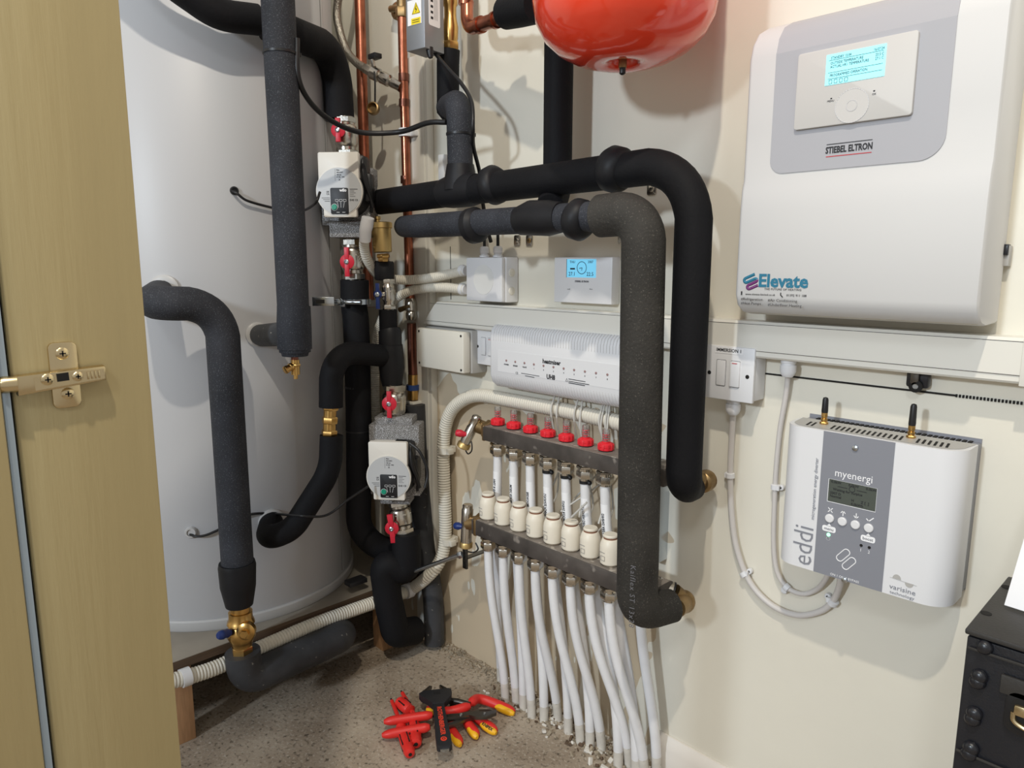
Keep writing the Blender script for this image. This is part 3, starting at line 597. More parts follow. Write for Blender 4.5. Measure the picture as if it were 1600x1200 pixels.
# metal actuator box at the top
th = thing('valve_motor_box', 'grey metal box with a yellow warning triangle label at the top of the corner', 'metal box', W(678, 60, .15))
e0 = W(664, 74, .17); nL = Vector((.17, -.985, 0)).normalized(); nR = Vector((.985, .17, 0)).normalized()
wl, wr, hh = .052, .060, .17
F = frame_n(e0, nL)                                         # R points right along the left face
b = mb('boxmetal'); b.F = F; b.box((-wl / 2, hh / 2, -wr / 2), (wl, hh, wr), .0015); b.build('case', th)
b = mb('paper'); b.F = F; b.box((-wl * .52, .072, .0006), (wl * .74, .048, .0008)); b.m('warn').box((-wl * .44, .0545, .0012), (wl * .50, .012, .0004))
cx, cy = -wl * .42, .078; tri = [(cx - .0105, cy - .009), (cx + .0105, cy - .009), (cx, cy + .011)]
b.prism(tri, .001, .0013); b.line(F, tri, .0016, .0016, True); lab = b.build('warning_label', th)
b = mb('ink'); b.F = F; b.line(F, tri, .0016, .0016, True); b.line(F, [(cx + .001, cy + .005), (cx - .002, cy - .001), (cx + .002, cy - .001), (cx - .001, cy - .006)], .0014, .0016)
for k in range(2): b.line(F, [(-wl * .62, .0565 - k * .004), (-wl * .26, .0565 - k * .004)], .0012, .0016)
b.build('warning_mark', lab)
FR = frame_n(e0, nR)
b = mb('paper'); b.F = FR; b.prism(rrect(.034, .062, .004, wr * .5, .078), 0, .0006); lb = b.build('rating_label', th)
b = mb('ink')
for k in range(4): b.line(FR, [(wr*.5 - .010, .095 - k * .011), (wr*.5 - .006, .095 - k * .011)], .005, .0008)
for k in range(3): b.line(FR, [(wr*.5 + .0 + k * .004, .10), (wr*.5 + .0 + k * .004, .06)], .0008, .0008)
b.build('lettering', lb)
b = mb('rubber'); b.F = F; b.lathe((-.006, .004, -.02), (.2, -1, .05), [(.008, 0), (.007, .012), (.005, .02)], 14); b.build('cable_gland', th)
vth = thing('brass_valve', 'brass valve body mostly behind the grey metal box', 'valve', W(704, 78, .085))
b = mb('brass'); b.hexnut(W(704, 80, .085), W(704, 66, .085), .019); b.lathe(W(704, 66, .085), Z, [(.014, 0), (.016, .008), (.017, .03), (.013, .05), (.013, .07), (.016, .075), (.016, .1), (.0125, .11), (.0125, .5)], 20); b.build('body', vth)
# copper elbow and insulated stub to the vessel
th = thing('copper_elbow_pipe', 'shiny copper elbow at the top left of the red vessel', 'pipe', W(735, 40, .10))
b = mb('copper'); b.tube(arc([W(730, 46, .085) + Vector((0, 0, .55)), W(730, 46, .085), W(800, 22, .13)], .028, 10), .0135, 22)
for p, q in ((W(728, 8, .085), W(728.4, 2, .085)), (W(748, 40, .098), W(753, 38, .1)), (W(773, 31.5, .114), W(777, 30, .116))): b.tube([p, q], .0165, 22)
b.build('elbow', th)
b = mb('foamd'); b.tube([W(791, 20, .13), W(812, 15, .14), W(840, 8, .15)], [.029, .030, .030], 28); b.tube([W(786, -1, .13), W(800, -12, .13)], .02, 16); b.build('insulation', th)
# expansion vessel
vc = W(975, 60, .2); vc.y = -.2
L_, R_ = W(833, 10, .2), W(1117, 10, .2); vr = (R_.x - L_.x) / 2 * .80; vr = .139
dvec = None
th = thing('expansion_vessel', 'glossy red round expansion vessel hanging at the top of the wall', 'vessel', (vc.x, -.2, 1.32))
zb = W(970, 107, .2).z + .004
prof = [(.0001, .012), (.020, .012), (.0215, .008), (.024, .004), (.03, .0015), (.05, .001), (.075, .008), (.10, .021), (.121, .040), (.134, .064), (vr, .092), (vr, .20), (vr + .001, .204), (vr + .001, .212), (vr, .216), (vr, .33), (.134, .36), (.10, .40), (.0001, .42)]
vx = W(975, 20, .2).x
b = mb('red'); b.lathe((vx, -.2, zb), Z, prof, 72); b.build('shell', th)
b = mb('brassd'); b.lathe((vx, -.2, zb - .004), Z, [(.006, 0), (.0065, .004), (.006, .016)], 16); b.m('rubber').lathe((vx, -.2, zb - .014), Z, [(.002, 0), (.0048, .002), (.0048, .010), (.0055, .012)], 16); b.build('valve_stem', th)

# ================================================================== trunking
th = thing('wall_trunking', 'long white plastic trunking running along the right wall', 'trunking', (.9, 0, .88))
zt, zm, zl, zb_ = .9155, .911, .868, .857
xl = -.018
b = mb('trunk'); pts = lambda d: None
def tr_ring(x_top, x_bot, d=.042):
    return [((x_top + (x_bot - x_top) * (zt - z) / (zt - zb_)), -dd, z) for dd, z in ((0, zb_), (d - .004, zb_), (d - .001, zb_ + .003), (d - .001, zl - .001), (d, zl), (d, zm), (d - .001, zm + .001), (d - .003, zt), (0, zt))]
b.rings([tr_ring(.036, -.022), tr_ring(2.0, 2.0)]); b.build('channel', th)
b = mb('ink'); b.box((1.0, -.0422, zm), (1.98, .0006, .0006)); b.box((.99, -.0422, zl), (1.98, .0006, .0006)); b.build('lid_joint', th)
b = mb('trunk'); xj = W(1590, 560, .042).x; b.box((xj + .05, -.0225, (zt + zb_) / 2), (.09, .049, zt - zb_ + .004), .001); b.build('joint_cover', th)
th = thing('wall_trunking', 'upright cream white trunking in the corner behind the pumps', 'trunking', (-.05, 0, .0))
b = mb('trunk'); b.box((-.058, -.010, .75), (.082, .020, 1.5), .002); b.box((-.058, -.0215, .75), (.060, .003, 1.5), .001); b.build('channel', th)

# small junction box with glands
p0, p1 = W(728, 402, .05), W(782, 468, .05)
xa, xb, za, zb = p0.x, W(784, 468, .05).x, W(728, 470, .05).z, p0.z
th = thing('junction_box', 'small white junction box with two glands on top and round knock-outs', 'junction box', ((xa + xb) / 2, 0, za))
b = mb('white'); b.box(((xa + xb) / 2, -.020, (za + zb) / 2), (xb - xa + .004, .038, zb - za), .003); b.build('box', th)
b = mb('white'); b.box(((xa + xb) / 2, -.044, (za + zb) / 2), (xb - xa, .012, zb - za - .002), .003)
b.build('lid', th)
cxx, czz = (xa + xb) / 2, (za + zb) / 2
b = mb('recess'); b.F = frame((cxx, -.0502, czz)); b.prism(circ(.033, 0, 0, 32), -.001, .0004); b.build('lid_disc', th)
for k in (0, 1):
    b = mb('warm'); q = Vector((xb + .002, -.022, za + .025 + k * .040)); b.lathe(q, (1, 0, 0), [(.009, 0), (.009, .0012), (.0075, .002), (.0001, .002)], 20); b.build('knockout', th)
for u in (757, 778):
    q = W(u, 398, .03); q.z = zb; b = mb('white'); b.lathe(q, Z, [(.011, 0), (.011, .004), (.0085, .005), (.0085, .008), (.0105, .009), (.0105, .020), (.007, .024)], 16)
    b.m('rubber').cyl(q + Z * .02, q + Z * .05, .0035); b.build('gland', th)
# thermostat
xa, xb = W(866, 402, .026).x, W(955, 478, .026).x; za, zb = .929, W(866, 402, .026).z
th = thing('room_controller', 'slim white controller with a small blue lit display on the wall', 'controller', ((xa + xb) / 2, 0, za))
b = mb('white'); b.box(((xa + xb) / 2, -.013, (za + zb) / 2), (xb - xa, .026, zb - za), .0025); b.build('case', th)
F = frame(((xa + xb) / 2, -.0262, (za + zb) / 2)); lc = lambda u, v, d=.0262: xz(u, v, d, F)
s0, s1 = lc(886, 405), lc(931, 434); cx, cy = (s0[0] + s1[0]) / 2, (s0[1] + s1[1]) / 2; sw, sh = s1[0] - s0[0], .036
b = mb('blue'); b.F = F; b.box((cx, cy, 0), (sw, sh, .0008)); sc = b.build('display', th)
b = mb('ink'); b.text(F @ Matrix.Translation((cx - sw * .30, cy + sh * .34, .0005)), 'THU', .007); b.text(F @ Matrix.Translation((cx + sw * .32, cy + sh * .34, .0005)), '2007', .007)
b.text(F @ Matrix.Translation((cx - sw * .31, cy - sh * .32, .0005)), '27.1', .0105); b.text(F @ Matrix.Translation((cx + sw * .31, cy - sh * .32, .0005)), '22.5', .0105)
b.line(F, circ(.012, cx + .002, cy + .001, 24), .0012, .001, True); b.line(F, [(cx - .004, cy), (cx + .003, cy + .001), (cx + .002, cy - .004)], .0012, .001); b.line(F, [(cx - sw * .36, cy - .001), (cx - sw * .22, cy - .001)], .003, .001)
b.line(F, [(cx - sw*.5, cy - sh*.5), (cx - sw*.5, cy + sh*.5)], .001, .001); b.build('display_text', sc)
b = mb('greyink'); b.text(F @ Matrix.Translation((cx + .002, cy - sh * .72, 0)), 'STIEBEL ELTRON', .0048, .0003, bold=.0002)
for u in (890, 922): q = lc(u, 449); b.text(F @ Matrix.Translation((q[0], q[1], 0)), '.', .012, .0003)
for u in (889, 924): q = lc(u, 452); b.line(F, [(q[0] - .004, q[1]), (q[0] + .003, q[1])], .001, .0005)
b.build('lettering', th)
# grey adaptable box
xa, xb = -.005, .170; za, zb = .756, .852
th = thing('adaptable_box', 'plain grey-white electrical box under the left end of the trunking', 'electrical box', ((xa + xb) / 2, 0, za))
b = mb('shade'); b.box(((xa + xb) / 2, -.024, (za + zb) / 2), (xb - xa + .006, .047, zb - za + .005), .004); b.build('box', th)
b = mb('warm'); b.box(((xa + xb) / 2, -.060, (za + zb) / 2), (xb - xa, .022, zb - za), .004); b.build('lid', th)
for x, z in ((xa + .008, za + .01), (xb - .008, za + .008), (xb - .008, zb - .009), (xa + .008, zb - .008)):
    b = mb('dark'); b.lathe((x, -.0708, z), (0, -1, 0), [(.0028, 0), (.0028, .0012), (.0012, .0014)], 12); b.build('screw', th)
# fused spurs
def spur(label, xa, xb, za, zb, d, box_d, top=None):
    th = thing('fused_spur', label, 'switch', ((xa + xb) / 2, 0, za)); cx, cz = (xa + xb) / 2, (za + zb) / 2
    b = mb('white'); b.box((cx, -box_d / 2, cz - .001), (xb - xa - .003, box_d, zb - za - .006), .003); b.build('back_box', th)
    b = mb('white'); b.box((cx, -(d + box_d) / 2, cz), (xb - xa, d - box_d, zb - za), .002); b.build('plate', th)
    F = frame((cx, -d, cz)); s = (xb - xa)
    b = mb('white'); b.F = F; b.box((-.14 * s, .0, .0005), (.17 * s, .46 * s, .003), .001); b.build('fuse_holder', th)
    b = mb('white'); b.F = F; b.box((.14 * s, .0, .001), (.20 * s, .46 * s, .005), .0015); b.m('redink').box((.14 * s, .20 * s, .0037), (.10 * s, .0012, .0004)); b.build('rocker', th)
    for x in (-.38, .38): b = mb('dark'); b.F = F; b.lathe((x * s, -.02 * s, 0), (0, 0, 1), [(.0035, 0), (.003, .0008), (.001, .001)], 12); b.build('screw', th)
    b = mb('ink'); b.F = F
    for dx, dy in ((-.14, 0), (.14, 0)): b.line(F, rrect(.19 * s, .48 * s, .002, dx * s, dy), .0006, .0002, True)
    if top: b.text(F @ Matrix.Translation((0, .42 * s, 0)), top, .0078, .0009, bold=.0001)
    b.build('lettering', th)
    if top: b = mb('paper'); b.F = F; b.box((0, .42 * s, .0003), (.56 * s, .011, .0006)); b.build('label_tape', th)
    return th
spur('white switched fuse spur between the grey box and the wiring centre', .163, .249, .776, .862, .030, .024)
spur('white switched fuse spur labelled IMMERSION 1', .776, .868, .781, .872, .045, .038, 'IMMERSION 1')
# wiring centre
xa, xb, za, zb, d = .250, .665, .738, .874, .062
th = thing('wiring_centre', 'wide white heating wiring centre with ribbed edges and a row of small lights', 'wiring centre', ((xa + xb) / 2, 0, za))
b = mb('white'); pr = [(0, za + .004), (.03, za - .003), (d - .018, za - .002), (d - .006, za + .008), (d, za + .024), (d, zb - .020), (d - .004, zb - .008), (d - .014, zb), (0, zb)]
b.rings([[(x, -(p[0] * (1 - kk) + .0), (p[1] - (za + zb)/2) * (1 - kk * .5) + (za + zb)/2) for p in pr] for x, kk in ((xa, .04), (xa + .003, .01), (xa + .006, 0), (xb - .006, 0), (xb, .04))]); b.build('case', th)
b = mb('unit'); k = 0; x = xa + .014
while x < xb - .01:
    b.tube([(x, -d - .0002, zb - .034), (x, -d - .0002, zb - .020), (x, -d + .0036, zb - .008), (x, -d + .0136, zb + .0002)], .0007, 4); b.tube([(x, -d - .0002, za + .026), (x, -d + .0058, za + .008), (x, -d + .017, za - .0015)], .0006, 4); x += .0073
b.build('ribs', th)
F = frame((0, -d, 0)); lc = lambda u, v: (lambda p: (p.x, p.z))(W(u, v, d))
b = mb('white'); b.F = F; a_, c_ = lc(780, 553), lc(960, 605); b.prism(rrect(c_[0] - a_[0] + .02, .047, .001, (a_[0] + c_[0]) / 2 + .006, .797), 0, .0006); fpn = b.build('label_panel', th)
b = mb('ink'); F = frame((0, -d - .0006, 0))
q = lc(862, 566); b.text(F @ Matrix.Translation((q[0], q[1], 0)), 'heatmiser', .0125, bold=.0004); q = lc(861, 589.5); b.text(F @ Matrix.Translation((q[0], q[1], 0)), 'UH8', .0135, bold=.0005, sx=.9)
q = lc(808, 583); b.text(F @ Matrix.Translation((q[0], q[1], 0)), 'CE', .0065); q = lc(886, 593.5); b.line(F, [(q[0] - .003, q[1] - .003), (q[0] + .003, q[1] - .003), (q[0], q[1] + .003)], .0007, .0004, True)
for u0, u1, v, st in ((815, 843, 583, .0012), (821, 835, 587, .0012), (889, 915, 592, .0014), (889, 921, 595.5, .0014), (889, 914, 598, .0014)): a_, c_ = lc(u0, v), lc(u1, v); b.line(F, [(a_[0], a_[1]), (c_[0], a_[1] - .0006)], st)
LED = [(791.7, 563), (805.3, 565), (819.6, 567), (834, 569), (849, 571.2), (864.4, 573.4), (880.3, 575.5), (896.7, 577.6), (913.7, 580), (931.3, 582), (949.6, 584.4)]
ns = ['POWER', 'BOILER', 'VALVE', '1', '2', '3', '4', '5', '6', '7', '8']
x0_, x1_ = lc(*LED[0])[0], lc(*LED[-1])[0]; zL = lc(*LED[5])[1]
for k in range(11): b.text(F @ Matrix.Translation((x0_ + (x1_ - x0_) * k / 10, zL - .009, 0)), ns[k], .0042, bold=.0001)
b.build('lettering', fpn)
for k in range(11):
    b = mb('ledr'); b.lathe((x0_ + (x1_ - x0_) * k / 10, -d - .0006, zL), (0, -1, 0), [(.0024, 0), (.0024, .001), (.0012, .0016)], 14); b.build('indicator_light', fpn)

# ================================================================== heat pump indoor unit
xa, xb, za, zb, d = .862, 1.188, .930, 1.352, .115
th = thing('heat_pump_unit', 'large white wall unit with a cyan lit screen in a grey panel', 'heating unit', ((xa + xb) / 2, 0, za))
b = mb('unitside'); b.box(((xa + xb) / 2 + .004, -.045, (za + zb) / 2 - .008), (xb - xa - .012, .089, zb - za - .02), .004); b.build('back_case', th)
b = mb('unit')
sec = [(za, .070), (za + .004, .092), (za + .014, .108), (za + .030, d), (1.085, d), (1.115, d - .002), (1.13, d - .006), (1.20, d - .006), (1.300, d - .006), (1.322, d - .012), (1.340, d - .026), (zb, d - .05), (zb + .004, .02), ]
def face_pts(x, k): return [(x, -dd * 1.0 + k, (z - (za + zb) / 2) * (1 - k * 1.2) + (za + zb) / 2) for z, dd in sec] + [(x, -.012, zb + .004 - k), (x, -.012, za + k)]
b.rings([face_pts(x, k) for x, k in ((xa, .013), (xa + .002, .006), (xa + .005, .002), (xa + .009, .0), (xb - .006, 0), (xb - .002, .001), (xb, .004))]); b.build('cover', th)
DG = d - .006
F = frame((0, -DG - .0006, 0)); lc = lambda u, v: (lambda p: (p.x, p.z))(W(u, v, DG))
a_, c_ = lc(1203, 265), lc(1476, 240); x0_, x1_, zg = a_[0], c_[0], (lc(1215, 272)[1] + lc(1450, 250)[1]) / 2
b = mb('silver'); gx = (x0_ + x1_) / 2; gw = x1_ - x0_
out = [(x0_, 1.35)] + [(x0_ + .020 - .020 * math.sin(a), zg + .020 - .020 * math.cos(a)) for a in [PI/2 - k * PI/16 for k in range(9)]] + [(x1_ - .030 + .030 * math.sin(a), zg + .030 - .030 * math.cos(a)) for a in [k * PI/16 for k in range(9)]] + [(x1_, 1.35)]
bev_top = [(1.300, DG), (1.322, DG - .006), (1.340, DG - .020), (zb, DG - .044), (zb + .0045, .02)]
b.F = F; b.prism(out[:1] and [(x0_, 1.3005)] + out[1:-1] + [(x1_, 1.3005)], 0, .0006); b.F = Matrix.Identity(4)
b.rings([[(x, -(dd + .0012), z) for z, dd in bev_top] + [(x, -(dd - .003), z) for z, dd in bev_top[::-1]] for x in (x0_, x1_)]); gp = b.build('grey_panel', th)
# faceplate
a_, c_, e_ = lc(1243, 205), lc(1427, 180), lc(1440, 47)
fx0, fx1, fz0, fz1 = a_[0], c_[0], (a_[1] + c_[1]) / 2, (lc(1250, 87)[1] + e_[1]) / 2
b = mb('fplate'); b.F = F; b.prism(rrect(fx1 - fx0, fz1 - fz0, .004, (fx0 + fx1) / 2, (fz0 + fz1) / 2), .0006, .006, bev=.0012); fp = b.build('control_panel', th)
F2_ = F @ Matrix.Translation((0, 0, .006)); lf = lambda u, v: (lambda p: (p.x, p.z))(W(u, v, DG + .0066))
s = [lf(1292, 87), lf(1386, 67), lf(1382, 118), lf(1289, 135)]; sx0, sx1 = (s[0][0] + s[3][0]) / 2, (s[1][0] + s[2][0]) / 2; sz0, sz1 = (s[2][1] + s[3][1]) / 2, (s[0][1] + s[1][1]) / 2
b = mb('cyan'); b.F = F2_; b.box(((sx0 + sx1) / 2, (sz0 + sz1) / 2, .0003), (sx1 - sx0, sz1 - sz0, .0008)); scn = b.build('screen', fp)
b = mb('ink'); FT = F2_ @ Matrix.Translation((sx0, sz1, .0008)); w_ = sx1 - sx0; h_ = sz1 - sz0
for t_, x_, y_, al in (('STANDBY 15:04', .08, .13, 'LEFT'), ('OUTSIDE TEMPERATURE', .08, .30, 'LEFT'), ('ACTUAL HK1 TEMPERATURE', .08, .42, 'LEFT'), ('PROGRAMMED OPERATION', .08, .70, 'LEFT'), ('16.07.24', .97, .13, 'RIGHT'), ('23.5 C', .97, .30, 'RIGHT'), ('27.1 C', .97, .42, 'RIGHT')):
    b.text(FT @ Matrix.Translation((x_ * w_, -y_ * h_, 0)), t_, .0048, .0003, al, sx=.80)
for y_ in (.20, .60, .80): b.line(FT, [(.05 * w_, -y_ * h_), (.96 * w_, -y_ * h_)], .0005)
for k in range(4): b.line(FT, rrect(.004, .005, .001, (.10 + k * .09) * w_, -.90 * h_), .0005, .0004, True)
b.build('screen_text', fp)
q = lf(1331, 165); rr = .0215
b = mb('fplate'); b.F = F2_; b.lathe((q[0], q[1], 0), (0, 0, 1), [(rr, 0), (rr, .0004), (.0075, .0004), (.0075, .0006), (.0001, .0006)], 40); b.m('white').line(F2_, circ(rr, q[0], q[1], 40), .0006, .0007, True); b.line(F2_, circ(.0068, q[0], q[1], 24), .0006, .0009, True); b.build('touch_wheel', fp)
b = mb('ink')
for u, v in ((1299, 154), (1366, 142)): q2 = lf(u, v); b.line(F2_, [(q2[0] - .0006, q2[1]), (q2[0] + .0006, q2[1])], .0016)
q2 = lf(1298, 158); b.text(F2_ @ Matrix.Translation((q2[0], q2[1], 0)), 'MENU', .0034); q2 = lf(1366, 147); b.text(F2_ @ Matrix.Translation((q2[0], q2[1], 0)), 'OK', .0034); b.build('lettering', fp)
a_, c_ = lc(1292, 238), lc(1363, 226); zc = (a_[1] + c_[1]) / 2
b = mb('ink'); b.text(F @ Matrix.Translation(((a_[0] + c_[0]) / 2, zc, .0006)), 'STIEBEL ELTRON', .0118, bold=.0004, sx=.70); b.line(F, [(a_[0], zc + .008), (c_[0], zc + .008)], .001, .001); b.m('redink').line(F, [(a_[0], zc - .008), (c_[0], zc - .008)], .001, .001); b.build('lettering', gp)
# sticker
F = frame((0, -d - .0003, 0)); lc = lambda u, v: (lambda p: (p.x, p.z))(W(u, v, d))
q = lc(1223, 440); st = mb('teal'); st.text(F @ Matrix.Translation((q[0], q[1], 0)), 'Elevate', .0262, bold=.0008)
b = mb('teal'); c0 = lc(1172, 440); b.mi = b.mi
def serp(cx, cy, s, rot):
    R = Matrix.Rotation(rot, 2); pts = []
    def seg(l): pts.extend(l)
    w, h = 1.0, .30
    seg([(w, h * 2.6), (-w * .6, h * 2.6)]); seg([(-w * .6 + .33 * math.cos(a), h * 1.5 + h * 1.1 * math.sin(a)) for a in [PI/2 + k * PI / 6 for k in range(1, 6)]]); seg([(-w * .6, h * .4), (w * .75, h * .4)])
    seg([(w * .75 + .28 * math.cos(a), -h * .4 + h * .8 * math.sin(a)) for a in [PI/2 - k * PI / 6 for k in range(1, 6)]]); seg([(w * .75, -h * 1.2), (-w * .5, -h * 1.2)])
    seg([(-w * .5 + .33 * math.cos(a), -h * 2.2 + h * 1.0 * math.sin(a)) for a in [PI/2 + k * PI / 6 for k in range(1, 6)]]); seg([(-w * .5, -h * 3.2), (w * .9, -h * 3.2)])
    return [(cx + (R @ Vector(p)).x * s, cy + (R @ Vector(p)).y * s) for p in pts]
P = serp(c0[0] + .001, c0[1], .0100, .42); n_ = len(P)
T3 = lambda L, z: [F @ Vector((p[0], p[1], z)) for p in L]
b.tube(T3(P[:n_ // 2 + 1], -.0012), .0025, 10); b.m('purple').tube(T3(P[n_ // 2:], -.0012), .0025, 10)
b.m('unit').tube(T3(P, .0002), .0010, 8); b.build('emblem', th)
st.m('ink'); q = lc(1223, 452.5); st.text(F @ Matrix.Translation((q[0], q[1], 0)), 'THE FUTURE OF HEATING', .0042, sp=1.15, bold=0)
q = lc(1158, 459); q3 = lc(1257, 466)
for s_, u_, v_, al, sz in (('www.elevate-limited.co.uk', 1165, 459.5, 'LEFT', .0041), ('01392 911 188', 1229, 461.5, 'LEFT', .0046), ('#Refrigeration', 1158, 467, 'LEFT', .0056), ('#Air Conditioning', 1200, 469, 'LEFT', .0056), ('#Heat Pumps', 1158, 473.5, 'LEFT', .0056), ('#Underfloor Heating', 1200, 476, 'LEFT', .0056)):
    q = lc(u_, v_); st.text(F @ Matrix.Translation((q[0], q[1], 0)), s_, sz, align=al, bold=0, sp=1.06)
q = lc(1221, 461); st.line(F, [(q[0] - .001, q[1] + .003), (q[0] - .001, q[1]), (q[0] + .002, q[1] - .003)], .0014); q = lc(1159, 458); st.line(F, [(q[0], q[1] + .002), (q[0], q[1] - .002)], .0022); st.build('lettering', th)
b = mb('shade'); q = W(1563, 395, .02); b.box((xb + .001, -.009, q.z - .004), (.010, .014, .026), .001); b.m('blackm').box((xb + .002, -.014, q.z + .004), (.006, .012, .014), .001); b.build('side_catch', th)
# ================================================================== manifold
th = thing('underfloor_heating_manifold', 'two bar heating manifold with red topped flow gauges above and white actuator heads below', 'manifold', (.45, -.08, .41))
UZ0, UZ1, UD0, UD1 = .624, .655, .046, .106
LZ0, LZ1, LD0, LD1 = .411, .446, .078, .130
b = mb('rail'); b.box(((.290 + .745) / 2 - .008, -(UD0 + UD1) / 2, (UZ0 + UZ1) / 2), (.745 - .274, UD1 - UD0, UZ1 - UZ0), .002); b.m('dust').box(((.290 + .745) / 2 - .008, -(UD0 + UD1) / 2, UZ1 + .0003), (.745 - .280, UD1 - UD0 - .006, .0012)); ur = b.build('supply_bar', th)
b = mb('rail'); b.box((.508, -(LD0 + LD1) / 2, (LZ0 + LZ1) / 2), (.765 - .272, LD1 - LD0, LZ1 - LZ0), .002); b.m('dust').box((.508, -(LD0 + LD1) / 2, LZ1 + .0003), (.765 - .280, LD1 - LD0 - .006, .0012)); lr = b.build('return_bar', th)
bx_ = W(1018, 780, .04).x
for x in (bx_, ):
    b = mb('chrome'); b.box((x, -.038, .545), (.026, .003, .20), .001); b.box((x + .012, -.019, .545), (.002, .038, .20)); b.m('nickel')
    for v in (786, 832): b.lathe((x, -.0395, W(1018, v, .04).z), (0, -1, 0), [(.0085, 0), (.0075, .003), (.003, .005)], 14)
    b.build('wall_bracket', th)
GX = [.291 + .0503 * k for k in range(7)]; GD = .076
AX = [.289 + .0489 * k for k in range(8)]; AD = .104
for x in GX:
    b = mb('redc'); o_ = Vector((x, -GD, UZ1 + .002))
    b.lathe(o_, Z, [(.0125, 0), (.0148, .0015), (.0148, .0065), (.0136, .007), (.0148, .0075), (.0145, .012), (.0120, .0145), (.0078, .0150), (.0078, .0172), (.0001, .0172)], 24)
    for k in range(10):
        a = 2 * PI * k / 10; b.F = Matrix.Translation(o_) @ Matrix.Rotation(a, 4, 'Z'); b.box((.0146, 0, .0070), (.0022, .0042, .0115), .0006)
    b.F = Matrix.Identity(4); b.m('rubber').lathe(o_ - Z * .003, Z, [(.0130, 0), (.0130, .0035)], 24); g = b.build('flow_gauge', th)
    b = mb('glass'); b.lathe(o_ + Z * .0168, Z, [(.0070, 0), (.0070, .0215), (.0060, .0242), (.0052, .0242), (.0052, .001)], 18, cap=False); b.build('gauge_tube', g)
    b = mb('redc'); b.cyl(o_ + Z * .017, o_ + Z * .0205, .0036, seg=12); b.m('ink').cyl(o_ + Z * .023, o_ + Z * .0265, .0036, seg=12); b.m('redc').cyl(o_ + Z * .0265, o_ + Z * .030, .0022, seg=12)
    for k in range(3): b.lathe(o_ + Z * (.0212 + k * .0045), Z, [(.00715, 0), (.0073, .0003), (.0073, .0008), (.00715, .001)], 16, cap=False)
    b.build('gauge_float', g)
    b = mb('nickel'); b.cyl((x, -GD, UZ0 + .001), (x, -GD, UZ0 - .010), .0130); b.hexnut((x, -GD, UZ0 - .007), (x, -GD, UZ0 - .013), .0175); b.cyl((x, -GD, UZ0 - .012), (x, -GD, UZ0 - .018), .0145); b.hexnut((x, -GD, UZ0 - .017), (x, -GD, UZ0 - .033), .0172); b.cyl((x, -GD, UZ0 - .033), (x, -GD, UZ0 - .037), .012); b.build('pipe_nut', th)
vn = Vector((-.1, -1, 0)).normalized()
for k, x in enumerate(AX):
    o_ = Vector((x, -AD, LZ1)); b = mb('act'); K = 1.24
    b.lathe(o_, Z, [(r__ * K, h__ * K) for r__, h__ in [(.0132, .003), (.0152, .005), (.0158, .014), (.0160, .030), (.0154, .0345), (.0134, .0405), (.0122, .0425), (.0114, .0430), (.0001, .0430)]], 32)
    b.lathe(o_ + Z * .0455 * K, Z, [(.0108 * K, 0), (.0114 * K, .001), (.0114 * K, .0035), (.0105 * K, .005), (.0001, .0052)], 28)
    hd = b.build('actuator_head', th)
    b = mb('actb'); b.cyl(o_ + Z * .0425 * K, o_ + Z * .0465 * K, .0109 * K, seg=24); b.build('head_ring', hd)
    b = mb('greyink'); n = Vector((-.12, -1, 0)).normalized(); F = frame_n(o_ + n * .0161 * K + Z * .018, n); b.line(F, rrect(.0100, .0085, .0005, 0, 0), .0007, .0001, True); b.line(F, [(-.008, .0110), (.005, .0110)], .0009, 0); b.build('head_label', hd)
    b = mb('nickel'); b.lathe(o_ - Z * .001, Z, [(.0155, 0), (.016, .001), (.016, .005), (.0165, .0055)], 24); b.build('head_collar', hd)
    b = mb('nickel'); b.cyl((x, -AD, LZ0 + .001), (x, -AD, LZ0 - .010), .0130); b.hexnut((x, -AD, LZ0 - .007), (x, -AD, LZ0 - .013), .0175); b.cyl((x, -AD, LZ0 - .012), (x, -AD, LZ0 - .018), .0145); b.hexnut((x, -AD, LZ0 - .017), (x, -AD, LZ0 - .033), .0172); b.cyl((x, -AD, LZ0 - .033), (x, -AD, LZ0 - .037), .012); b.build('pipe_nut', th)
# drain ends
b = mb('brassd'); xe = .276; b.box((xe - .003, -.076, .6395), (.008, .058, .036), .003); b.hexnut((xe - .005, -.076, .640), (xe - .020, -.076, .640), .023); b.cyl((xe - .018, -.076, .640), W(738, 662, .085), .016); b.build('end_fitting', th)
p = W(744, 655, .09); q = W(724, 697, .11)
b = mb('nickel'); d_ = (q - p); L_ = d_.length; b.lathe(p - d_ * .12, d_, [(.009, 0), (.0115, .003), (.0115, .008), (.010, .010), (.010, L_*.35), (.0125, L_*.45), (.0125, L_*.9), (.0115, L_*1.02)], 20); dv = b.build('drain_valve', th)
b = mb('brassv'); b.lathe(q - d_ * .12, d_, [(.0140, 0), (.0152, .002), (.0152, .011), (.012, .013)], 14); b.build('drain_cap', dv)
b = mb('redv'); h = W(729, 679, .11); b.lathe(h, W(713, 676, .125) - h, [(.005, 0), (.0065, .008), (.0085, .013), (.008, .022), (.0055, .025)], 14); b.build('red_tap', dv)
b = mb('rubber'); b.tube(spl([q, W(726, 700, .10), W(731, 709, .10), W(737, 704, .10), W(737, 692, .10), W(734, 684, .095)], 6), .0016, 8); b.build('cap_strap', dv)
b = mb('brassd'); b.box((.272, -.104, .4285), (.010, .054, .040), .003); b.hexnut((.268, -.104, .430), (.254, -.104, .430), .022); b.cyl((.256, -.104, .430), W(731, 818, .112), .015); b.build('end_fitting', th)
p, q = W(731, 788, .11), W(728, 856, .115)
